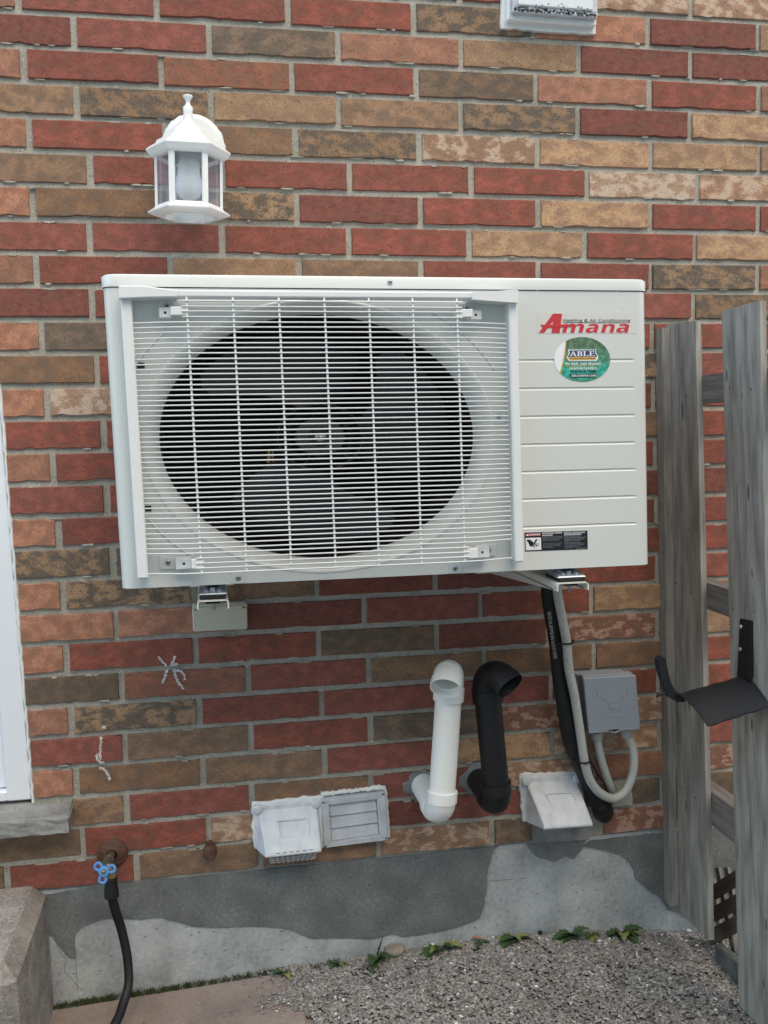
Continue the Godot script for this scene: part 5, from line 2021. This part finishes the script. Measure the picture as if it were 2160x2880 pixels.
func make_lines() -> void:
	var p := smooth_path(line_pts([[150, 60], [118, 200], [130, 340], [178, 640], [206, 900], [252, 1150], [300, 1400], [372, 1590], [450, 1790], [520, 1915], [545, 1965], [560, 2000]], [0.10, 0.09, 0.075, 0.055, 0.05, 0.048, 0.045, 0.04, 0.036, 0.034, 0.030, -0.01]), 8)
	var t := thing("insulated_pipe", "black foam insulated pipe running down from the heat pump", "pipe", p[p.size() - 1])
	var st := begin()
	var rad := []
	for k in p.size():
		var f := float(k) / p.size()
		rad.append(0.0160 + 0.0060 * smoothstep(0.3, 0.6, f) - 0.004 * smoothstep(0.6, 0.7, f) + 0.006 * smoothstep(0.82, 0.95, f) + 0.0004 * sin(k * 1.7))
	var q := []
	for v in p:
		q.append(v - t.position)
	tube(st, q, rad, 20)
	done(st, "sleeve", M.insulation, t)
	# its printed line
	var a := at(1500 + 178 / 2.836, 1580 + 770 / 2.836, 0.075)
	var b := at(1500 + 128 / 2.836, 1580 + 400 / 2.836, 0.095)
	var holder := Node3D.new()
	holder.name = "print"
	t.add_child(holder)
	var up := (b - a).normalized()
	holder.transform = Transform3D(Basis(up, Vector3(-up.y, up.x, 0).normalized(), Vector3(0, 0, 1)), a - t.position)
	lettering(holder, "lettering", "GULF-O-FLEX 3/4 IDx3/8 TH 25/50", Vector2(0, -0.003), Vector2(a.distance_to(b), 0.0075), 0.0, M.plate_print, font_plain)

	var cp := smooth_path(line_pts([[170, 40], [180, 160], [200, 300], [232, 460], [266, 640], [284, 850], [325, 1050], [357, 1250], [386, 1450], [410, 1600], [452, 1740], [530, 1842], [635, 1888], [725, 1840], [782, 1730], [802, 1610], [792, 1490], [752, 1380], [740, 1330]], [0.12, 0.11, 0.10, 0.092, 0.086, 0.08, 0.078, 0.076, 0.074, 0.072, 0.068, 0.062, 0.055, 0.05, 0.046, 0.044, 0.042, 0.042, 0.042]), 14)
	var c := thing("flexible_conduit", "ribbed grey conduit looping from heat pump to junction box", "conduit", cp[cp.size() - 1])
	var bd := beads(cp, 0.0104, 0.0024)
	var q2 := []
	for v in bd[0]:
		q2.append(v - c.position)
	var cs := begin()
	tube(cs, q2, bd[1], 18)
	done(cs, "tube", M.conduit, c)
	# grime worn into its upper length
	var gr := begin(false)
	for k in 150:
		var f := pow(rng.randf(), 1.3) * 0.42 + (0.30 if rng.randf() < 0.15 else 0.0)
		var i := int(f * (q2.size() - 2))
		var d: Vector3 = (q2[i + 1] - q2[i]).normalized()
		var an := rng.randf_range(-0.3, 1.3)
		var side := Vector3(0, 0, 1).cross(d).normalized() * -1.0
		var nrm := (side * sin(an) + Vector3(0, 0, 1) * cos(an)).normalized()
		var e := nrm.cross(d).normalized()
		var m: Vector3 = q2[i] + nrm * 0.0096
		var w := rng.randf_range(0.0006, 0.0020)
		var l := rng.randf_range(0.0008, 0.0034)
		quad(gr, m - e * w - d * l, m + e * w - d * l, m + e * w + d * l, m - e * w + d * l)
	done(gr, "grime", M.dark_patch, c).set_meta("kind", "stuff")

	var tp := smooth_path(line_pts([[420, 1520], [465, 1590], [520, 1680], [575, 1770], [608, 1850]], [0.045, 0.04, 0.036, 0.03, 0.024]), 8)
	var cab := thing("copper_tube", "thin brown copper tube in front of black insulated pipe", "tube", tp[tp.size() - 1])
	var cb := begin()
	var q3 := []
	for v in tp:
		q3.append(v - cab.position)
	tube(cb, q3, 0.0048, 12)
	done(cb, "tube", M.old_copper, cab)

	for s in [[150, 638, 305, 632, 0.07, "black cable tie binding pipe and conduit below the bracket"], [318, 1578, 440, 1570, 0.058, "black cable tie binding pipe and conduit beside the junction box"]]:
		var u := at(1500 + s[0] / 2.836, 1580 + s[1] / 2.836, s[4])
		var v := at(1500 + s[2] / 2.836, 1580 + s[3] / 2.836, s[4])
		var tie := thing("cable_tie", s[5], "cable tie", (u + v) / 2, "cable ties on the pipe and conduit")
		var ts := begin()
		var loop := []
		var hw: float = u.distance_to(v) / 2
		var dx := (v - u).normalized()
		for k in 33:
			var an := TAU * k / 32.0
			loop.append(dx * cos(an) * hw + Vector3(0, 0, 1) * sin(an) * 0.028)
		tube(ts, loop, 0.0022, 6, false)
		done(ts, "strap", M.black, tie)
		box_part("head", M.black, tie, Vector3(hw - 0.004, -0.004, 0.0), Vector3(hw + 0.003, 0.004, 0.008), 0.001)

	# the grey junction box
	var z := 0.075
	var tl := at(1641, 1908, z)
	var tr := at(1789, 1899, z)
	var br := at(1802, 2052, z)
	var bl := at(1657, 2065, z)
	var j := thing("junction_box", "grey plastic junction box with embossed deer head on cover", "junction box", Vector3((bl.x + br.x) / 2, bl.y, 0.0))
	var o := j.position
	var body := begin(false)
	var sh := Vector3(0.004, 0.003, 0)
	hexa(body, [Vector3(bl.x, bl.y, -0.003) + sh - o, Vector3(br.x, br.y, -0.003) - sh - o, Vector3(tr.x, tr.y, -0.003) - sh - o, Vector3(tl.x, tl.y, -0.003) + Vector3(sh.x, -sh.y, 0) - o,
		Vector3(bl.x, bl.y, z - 0.012) + sh - o, Vector3(br.x, br.y, z - 0.012) + Vector3(-sh.x, sh.y, 0) - o, Vector3(tr.x, tr.y, z - 0.012) - sh - o, Vector3(tl.x, tl.y, z - 0.012) + Vector3(sh.x, -sh.y, 0) - o], 0.0015)
	done(body, "body", M.grey_box, j)
	var cv := begin(false)
	var dz := Vector3(0, 0, 0.011)
	hexa(cv, [bl - dz - o, br - dz - o, tr - dz - o, tl - dz - o, bl - o, br - o, tr - o, tl - o], 0.0018)
	var cover := done(cv, "cover", M.grey_box, j)
	var lipp := begin(false)
	hexa(lipp, [tl + Vector3(0.002, -0.003, -0.03) - o, tr + Vector3(-0.004, -0.003, -0.03) - o, tr + Vector3(-0.004, 0.004, -0.03) - o, tl + Vector3(0.002, 0.004, -0.03) - o,
		tl + Vector3(0.002, -0.003, -0.009) - o, tr + Vector3(-0.004, -0.003, -0.009) - o, tr + Vector3(-0.004, 0.003, -0.009) - o, tl + Vector3(0.002, 0.003, -0.009) - o], 0.001)
	done(lipp, "hinge", M.grey_box, j)
	# the embossed emblem: antlers, head and neck, and a line of small letters
	var em := func(x: float, y: float) -> Vector3: return at(1500 + x / 2.836, 1580 + y / 2.836, z) - o
	for ln in [[[500, 1020], [515, 1060], [545, 1085], [580, 1100], [600, 1105]], [[545, 1085], [555, 1050], [565, 1035]], [[575, 1095], [595, 1065], [590, 1045]], [[740, 1010], [748, 1045], [720, 1065], [690, 1085], [665, 1100]], [[720, 1065], [725, 1035]], [[690, 1085], [700, 1055]],
			[[560, 1110], [600, 1120], [640, 1115], [690, 1105]], [[600, 1120], [605, 1150], [635, 1165], [655, 1150]], [[690, 1105], [695, 1135], [685, 1165], [650, 1168]], [[605, 1150], [600, 1200]], [[620, 1165], [640, 1205]], [[685, 1165], [680, 1205]], [[650, 1170], [655, 1205]]]:
		var ls := begin()
		var pts := []
		for v in ln:
			pts.append(em.call(v[0], v[1]))
		tube(ls, smooth_path(pts, 3), 0.0011, 6)
		done(ls, "emblem_line", M.grey_box, cover)
	var e0: Vector3 = em.call(548, 1250)
	var e1: Vector3 = em.call(740, 1226)
	lettering(cover, "lettering", "DEERSTEC", Vector2(e0.x, e0.y), Vector2(e1.x - e0.x, e1.y - e0.y - 0.001), e0.z + 0.0006, M.grey_box, font_bold)
	var la: Vector3 = em.call(605, 1350)
	box_part("latch_gap", M.black, cover, la + Vector3(0, -0.002, -0.002), la + Vector3(0.024, 0.0028, 0.0006))
	var lt := begin()
	tube(lt, [la + Vector3(0.002, 0.0, 0.0015), la + Vector3(0.008, -0.003, 0.003), la + Vector3(0.016, -0.003, 0.003), la + Vector3(0.022, 0.0, 0.0015)], 0.0018, 8)
	done(lt, "latch", M.grey_box, cover)
	# hubs below and the second conduit that goes back to the wall
	for hq in [[500, 1375, 510, 1420], [738, 1350, 745, 1398]]:
		var h0 := at(1500 + hq[0] / 2.836, 1580 + (hq[1] - 20) / 2.836, 0.042) - o
		var h1 := at(1500 + hq[2] / 2.836, 1580 + hq[3] / 2.836, 0.042) - o
		var hs := begin()
		tube(hs, [h0, h0.lerp(h1, 0.75), h1], [0.0150, 0.0145, 0.0118], 20)
		done(hs, "hub", M.conduit, j)
	var sp := smooth_path(line_pts([[508, 1400], [520, 1480], [542, 1580], [575, 1690], [610, 1790], [628, 1860], [635, 1900]], [0.042, 0.042, 0.040, 0.036, 0.028, 0.012, -0.012]), 10)
	var c2 := thing("flexible_conduit", "short ribbed grey conduit from junction box back into wall", "conduit", sp[sp.size() - 1])
	var bd2 := beads(sp, 0.0102, 0.0022)
	var q4 := []
	for v in bd2[0]:
		q4.append(v - c2.position)
	var cs2 := begin()
	tube(cs2, q4, bd2[1], 18)
	done(cs2, "tube", M.conduit, c2)


func make_faucet() -> void:
	var f0 := at(316, 2398, 0.0)
	var t := thing("outdoor_tap", "old brass wall tap with blue three-lobed handle", "tap", f0)
	var st := begin()
	var face_xf := Transform3D(Basis(Vector3.RIGHT, PI / 2), Vector3.ZERO)
	lathe(st, [Vector2(0.033, -0.003), Vector2(0.033, 0.002), Vector2(0.031, 0.005), Vector2(0.024, 0.007), Vector2(0.016, 0.013), Vector2(0.012, 0.014)], face_xf, 32)
	done(st, "flange", M.rust, t)
	var h := at(293, 2451, 0.105) - f0
	var mid := at(303, 2425, 0.06) - f0
	var bs := begin()
	tube(bs, [Vector3(0, 0, 0.0), mid * 0.5, mid, mid.lerp(h, 0.45)], [0.0085, 0.0085, 0.0095, 0.0125], 16)
	var ring2 := mid * 0.75
	tube(bs, [ring2 - mid.normalized() * 0.003, ring2 + mid.normalized() * 0.003], 0.0105, 16)
	done(bs, "spout_body", M.old_brass, t)
	var stem := begin()
	tube(stem, [mid.lerp(h, 0.4), h + Vector3(0, 0, 0.004)], 0.0058, 12)
	done(stem, "stem", M.old_brass, t)
	# handle: three open lobes round a hub
	var hd := begin()
	var nrm := Vector3(-0.12, 0.28, 0.95).normalized()
	var ux := Vector3(1, 0, 0.12).normalized()
	ux = (ux - nrm * ux.dot(nrm)).normalized()
	var uy := nrm.cross(ux)
	for k in 3:
		var a := [0.28, 2.45, 4.55][k] as float
		var pts := []
		for s in 17:
			var b := TAU * s / 16.0
			var rr := 0.0140 - cos(b) * 0.0085
			var ww := sin(b) * 0.0090 * (0.45 + 0.55 * (1.0 - cos(b)) * 0.5)
			var lp := Vector2(rr, ww).rotated(a)
			pts.append(h + ux * lp.x + uy * lp.y)
		tube(hd, pts, 0.0031, 8, false)
	done(hd, "handle", M.blue, t)
	var hb := begin()
	var hub_xf := Transform3D(Basis(ux, nrm, ux.cross(nrm)), h)
	lathe(hb, [Vector2(0.0112, -0.003), Vector2(0.0112, 0.003), Vector2(0.0092, 0.0045), Vector2(0.0045, 0.0045)], hub_xf, 18)
	done(hb, "handle_hub", M.blue, t)
	var hn := begin()
	lathe(hn, [Vector2(0.0045, 0.003), Vector2(0.004, 0.0065), Vector2(0.0, 0.007)], hub_xf, 10)
	done(hn, "handle_screw", M.brass, t)
	# outlet under the body
	var ot := at(312, 2462, 0.085) - f0
	var os := begin()
	tube(os, [mid.lerp(h, 0.35), ot, at(313, 2470, 0.085) - f0], [0.0105, 0.0125, 0.0125], 18)
	done(os, "outlet", M.brass, t)

	var z := 0.085
	var hp := [at(313, 2465, z), at(313, 2500, z), at(315, 2524, z), at(325, 2562, z - 0.005), at(341, 2612, z - 0.01), at(355, 2674, z - 0.005), at(361, 2723, z + 0.005), at(361, 2772, z + 0.02), at(347, 2822, z + 0.045), at(324, 2880, z + 0.085)]
	var end: Vector3 = hp[hp.size() - 1]
	end.y = maxf(end.y, ground_y(end.x, end.z) + 0.012)
	hp[hp.size() - 1] = end
	hp.append(Vector3(end.x - 0.05, ground_y(end.x, 0.3) + 0.011, end.z + 0.10))
	hp.append(Vector3(end.x - 0.02, ground_y(end.x, 0.5) + 0.011, end.z + 0.32))
	hp.append(Vector3(end.x + 0.12, ground_y(end.x, 0.5) + 0.011, end.z + 0.55))
	var g := thing("garden_hose", "black ribbed garden hose hanging from the wall tap", "hose", Vector3(end.x, -0.26, end.z))
	var sp := smooth_path(hp.slice(2), 24)
	var bd := beads(sp, 0.0098, 0.0019)
	var q := []
	var rad := []
	for k in bd[0].size():
		q.append(bd[0][k] - g.position)
		rad.append(bd[1][k])
	var hs := begin()
	tube(hs, q, rad, 16)
	done(hs, "tube", M.hose, g)
	var cs := begin()
	tube(cs, [hp[0] - g.position, hp[0].lerp(hp[1], 0.7) - g.position, hp[1] - g.position, hp[2].lerp(hp[1], 0.1) - g.position], [0.0125, 0.0125, 0.0145, 0.0150], 20)
	done(cs, "coupling", M.black, g)

	var s0 := at(592, 2380, 0.0)
	var stub := thing("pipe_stub", "short capped brown pipe stub sticking out of brick wall", "pipe", s0)
	var e := at(591, 2401, 0.042) - s0
	var ss := begin()
	tube(ss, [Vector3(0, 0, -0.01), e * 0.55], 0.0115, 16)
	done(ss, "pipe", M.rust, stub)
	var cps := begin()
	tube(cps, [e * 0.45, e * 0.5, e * 0.95, e * 1.08], [0.0125, 0.0148, 0.0148, 0.011], 18)
	done(cps, "cap", M.rust, stub)


func make_hose_holder() -> void:
	# black steel saddle screwed to the second board of the fence
	var x := 1.415
	var base := at_x(2085, 1905, x)
	var t := thing("hose_holder", "black curved metal hose holder screwed to the grey fence", "hose holder", base)
	var o := t.position
	var pl := begin(false)
	var p0 := at_x(2080, 1740, x - 0.006) - o
	var p1 := at_x(2112, 1746, x - 0.006) - o
	var p2 := at_x(2108, 1912, x - 0.010) - o
	var p3 := at_x(2072, 1904, x - 0.010) - o
	var dx := Vector3(0.006, 0, 0)
	hexa(pl, [p0 + dx, p1 + dx, p2 + dx, p3 + dx, p0, p1, p2, p3], 0.0008)
	done(pl, "back_plate", M.black, t)
	for q in [[2084, 1763], [2083, 1826]]:
		var s := begin()
		var c := at_x(q[0], q[1], x - 0.007) - o
		lathe(s, [Vector2(0.0048, 0), Vector2(0.004, 0.003), Vector2(0, 0.0042)], Transform3D(Basis(Vector3.BACK, PI / 2), c), 12)
		done(s, "bolt", M.steel, t)
	# saddle: a bowed sheet that runs out from the fence (towards -x)
	var fr := at_x(2166, 1985, x)
	var fl := at(1990, 2042, fr.z)
	var br := at_x(2082, 1902, x)
	var bl := at(1893, 1955, br.z)
	var st := begin()
	var n := 12
	var along := 8
	var grid := []
	for i in along + 1:
		var f := float(i) / along
		var row := []
		for k in n + 1:
			var g := float(k) / n
			var p := br.lerp(bl, f).lerp(fr.lerp(fl, f), g)
			p.y += 0.014 * sin(PI * pow(g, 0.85)) + 0.0012 * sin(f * 20.0)
			row.append(p - o)
		grid.append(row)
	for i in along:
		for k in n:
			quad(st, grid[i][k], grid[i][k + 1], grid[i + 1][k + 1], grid[i + 1][k])
			var d := Vector3(0, -0.0022, 0)
			quad(st, grid[i + 1][k] + d, grid[i + 1][k + 1] + d, grid[i][k + 1] + d, grid[i][k] + d)
	done(st, "saddle", M.holder, t)
	var ep := begin(false)
	var poly := PackedVector2Array()
	for q in [[1858, 1845], [1848, 1856], [1851, 1884], [1866, 1930], [1878, 1960], [1900, 1972], [1922, 1972], [1920, 1952], [1898, 1946], [1882, 1915], [1872, 1870], [1868, 1849]]:
		var p := at(q[0], q[1], bl.z) - o
		poly.append(Vector2(p.x, p.y))
	slab(ep, poly, bl.z - o.z - 0.012, bl.z - o.z + 0.006, 0.001)
	done(ep, "end_stop", M.holder, t)
	var tl := begin()
	tube(tl, smooth_path([at(1845, 1962, bl.z) - o, at(1858, 1952, bl.z) - o, at(1878, 1949, bl.z) - o, at(1894, 1958, bl.z) - o], 4), [0.001, 0.002, 0.003, 0.0036, 0.004, 0.0042, 0.0042, 0.0042, 0.0042, 0.004, 0.004, 0.004, 0.004], 8)
	done(tl, "curl", M.holder, t)


# ==================================================================== plants and small things
func leaf(st: SurfaceTool, base: Vector3, dir: Vector3, length: float, width: float, droop: float, lobes: int) -> void:
	# a toothed leaf that bends down along its length, folded a little at the midrib
	var n := lobes * 2 + 1
	var side := Vector3(-dir.z, 0, dir.x).normalized()
	var prev := []
	for k in n + 1:
		var f := float(k) / n
		var p := base + dir * length * f + Vector3(0, -droop * f * f * length, 0)
		var w := width * (0.12 + 0.88 * sin(PI * pow(f, 0.62))) * (1.0 if k % 2 == 0 else 0.62)
		if k == n:
			w = 0.0
		var cur := [p + side * w + Vector3(0, w * 0.35, 0), p, p - side * w + Vector3(0, w * 0.35, 0)]
		if k > 0:
			quad(st, prev[0], prev[1], cur[1], cur[0])
			quad(st, prev[1], prev[2], cur[2], cur[1])
		prev = cur


func make_plants() -> void:
	var spots := [
		{"p": [1062, 2716], "n": 9, "l": 0.060, "up": 1, "label": "dandelion with one tall toothed leaf against the foundation"},
		{"p": [1240, 2672], "n": 6, "l": 0.058, "up": 0, "label": "low dandelion with two spreading leaves at the gravel edge"},
		{"p": [1355, 2662], "n": 4, "l": 0.036, "up": 0, "label": "small dandelion rosette below the black vent pipe"},
		{"p": [1450, 2650], "n": 8, "l": 0.050, "up": 0, "label": "yellowing weed with broad leaves at the foundation"},
		{"p": [1610, 2628], "n": 6, "l": 0.050, "up": 0, "label": "flat green weed at the foundation below the slotted vent hood"},
		{"p": [1665, 2628], "n": 5, "l": 0.036, "up": 0, "label": "small broad leaved weed near the foundation form joint"},
		{"p": [1752, 2660], "n": 16, "l": 0.050, "up": 2, "label": "dense dark green weed clump with one upright leaf"},
		{"p": [800, 2760], "n": 7, "l": 0.034, "up": 0, "label": "small weed sprawling at the corner of the paving slab"},
		{"p": [955, 2800], "n": 5, "l": 0.022, "up": 0, "label": "tiny weed sprouting in the middle of the gravel"},
		{"p": [385, 2800], "n": 6, "l": 0.060, "up": 3, "label": "thin upright weed behind the black hose"},
		{"p": [1110, 2872], "n": 4, "l": 0.025, "up": 0, "label": "tiny weed at the lower edge of the gravel"},
	]
	for s in spots:
		var g := at(s.p[0], s.p[1], 0.02)
		var z := 0.015
		for k in 20:                       # walk the ray down to the ground
			g = at(s.p[0], s.p[1], z)
			if g.y < ground_y(g.x, z) + 0.002:
				break
			z += 0.008
		z = maxf(z, 0.012)
		g = at(s.p[0], s.p[1], z)
		g.y = ground_y(g.x, z)
		var t := thing("weed", s.label, "weed", g, "weeds along the foot of the wall")
		for k in s.n:
			var st := begin(false)
			var a = TAU * k / float(s.n) + rng.randf_range(-0.8, 0.8)
			var d := Vector3(cos(a), rng.randf_range(0.1, 0.95), absf(sin(a)) * 0.9 - 0.1).normalized()
			var l: float = s.l * rng.randf_range(0.5, 1.4)
			if g.z + d.z * l < 0.006:
				d.z = absf(d.z)
			if s.up > 0 and k == 0:
				d = Vector3(0.22, 1.0, 0.12).normalized() if s.up == 1 else Vector3(0.12, 1.0, 0.05).normalized()
				l *= 1.1 if s.up == 1 else 0.8
			if s.up == 3:
				d = Vector3(rng.randf_range(-0.25, 0.3), 1.0, rng.randf_range(0.0, 0.2)).normalized()
			leaf(st, Vector3(0, 0.001, 0), d, l, l * (0.20 if s.up == 3 else 0.27), 0.45 if k > 0 or s.up == 0 else 0.08, 4)
			done(st, "leaf", M.leaf_pale if (s.p[0] == 1450 and k % 2 == 0) or rng.randf() < 0.12 else M.leaf, t)
	# moss and fine grass in the crack between slab and foundation
	var mm := MultiMesh.new()
	mm.transform_format = MultiMesh.TRANSFORM_3D
	mm.use_colors = true
	var bl := begin(false)
	tri(bl, Vector3(-0.0011, 0, 0), Vector3(0.0002, 0.011, 0.001), Vector3(0.0011, 0, 0))
	tri(bl, Vector3(0, 0, -0.001), Vector3(0.0008, 0.008, 0.0), Vector3(0, 0, 0.001))
	bl.generate_normals()
	mm.mesh = bl.commit()
	var clump := noise(14.0, 3, 2)
	var where := []
	for k in 5200:
		var x := rng.randf_range(-0.006, 0.62)
		var z := rng.randf_range(-0.004, 0.016)
		var fade := 1.0 - smoothstep(0.16, 0.62, x) * 0.85
		if rng.randf() > fade * (0.65 + clump.get_noise_2d(x * 3.0, z)):
			continue
		where.append(Vector2(x, z))
	mm.instance_count = where.size()
	for k in where.size():
		var w: Vector2 = where[k]
		var b := Basis.from_euler(Vector3(rng.randf_range(-0.9, 0.9), rng.randf_range(0, TAU), rng.randf_range(-0.9, 0.9))).scaled(Vector3.ONE * rng.randf_range(0.4, 1.15))
		mm.set_instance_transform(k, Transform3D(b, Vector3(w.x, ground_y(w.x, w.y) - 0.001, w.y)))
		mm.set_instance_color(k, Color(0.03, 0.055, 0.018).lerp(Color(0.10, 0.12, 0.03), rng.randf() * rng.randf()))
	var mi := MultiMeshInstance3D.new()
	mi.name = "moss"
	mi.multimesh = mm
	var ml := mat(Color.WHITE, 0.8)
	ml.vertex_color_use_as_albedo = true
	mi.material_override = ml
	mi.set_meta("kind", "stuff")
	tag(mi, "dark green moss and fine grass in the joint below the foundation", "moss")
	add_child(mi)


func pebble(st: SurfaceTool, r: Vector3, seed_: int) -> void:
	var n := noise(1.1, seed_, 2)
	var rows := 8
	var cols := 12
	var pt := func(i: int, j: int) -> Vector3:
		var a := PI * i / rows
		var b := TAU * (j % cols) / cols
		var d := Vector3(sin(a) * cos(b), cos(a), sin(a) * sin(b))
		return d * r * (1.0 + 0.25 * n.get_noise_3dv(d))
	for i in rows:
		for j in cols:
			if i > 0:
				tri(st, pt.call(i, j), pt.call(i, j + 1), pt.call(i + 1, j + 1))
			if i < rows - 1:
				tri(st, pt.call(i, j), pt.call(i + 1, j + 1), pt.call(i + 1, j))


func on_ground(px: float, py: float) -> Vector3:
	var z := 0.004
	for k in 400:
		var g := at(px, py, z)
		if g.y <= ground_y(g.x, z):
			return Vector3(g.x, ground_y(g.x, z), z)
		z += 0.002
	return at(px, py, z)


func make_small_things() -> void:
	var a := on_ground(1112, 2805)
	var st := begin()
	pebble(st, Vector3(0.026, 0.012, 0.019), 3)
	var o := done(st, "field_stone", M.field_stone)
	o.position = a + Vector3(0, 0.006, 0)
	tag(o, "rounded beige field stone lying in the grey gravel", "stone")
	var b := on_ground(1788, 2701)
	st = begin()
	pebble(st, Vector3(0.006, 0.005, 0.007), 5)
	o = done(st, "black_pebble", M.black)
	o.position = b + Vector3(0, 0.006, 0)
	tag(o, "small black lump on the gravel near the weed clump", "pebble")
	st = begin()
	pebble(st, Vector3(0.006, 0.004, 0.006), 8)
	o = done(st, "black_pebble_001", M.black)
	o.position = on_ground(1520, 2824) + Vector3(0, 0.005, 0)
	tag(o, "dark lump half buried in the middle of the gravel", "pebble")
	var c := on_ground(1340, 2726)
	st = begin(false)
	leaf(st, Vector3(-0.010, 0.004, 0), Vector3(1, 0.1, 0.2).normalized(), 0.026, 0.009, 0.3, 2)
	o = done(st, "dead_leaf", M.dead_leaf)
	o.position = c + Vector3(0, 0.003, 0)
	tag(o, "dry reddish brown leaf lying on the gravel", "leaf")
	for q in [[1218, 2746, "white chip of stone near the dry brown leaf"], [1274, 2834, "bluish white shell chip on the lower gravel"], [1935, 2852, "oval white pebble on gravel near the edging boards"]]:
		st = begin()
		pebble(st, Vector3(0.0055, 0.003, 0.0065), 20)
		o = done(st, "white_pebble", M.caulk)
		o.position = on_ground(q[0], q[1]) + Vector3(0, 0.005, 0)
		tag(o, q[2], "pebble", "white pebbles on the gravel")
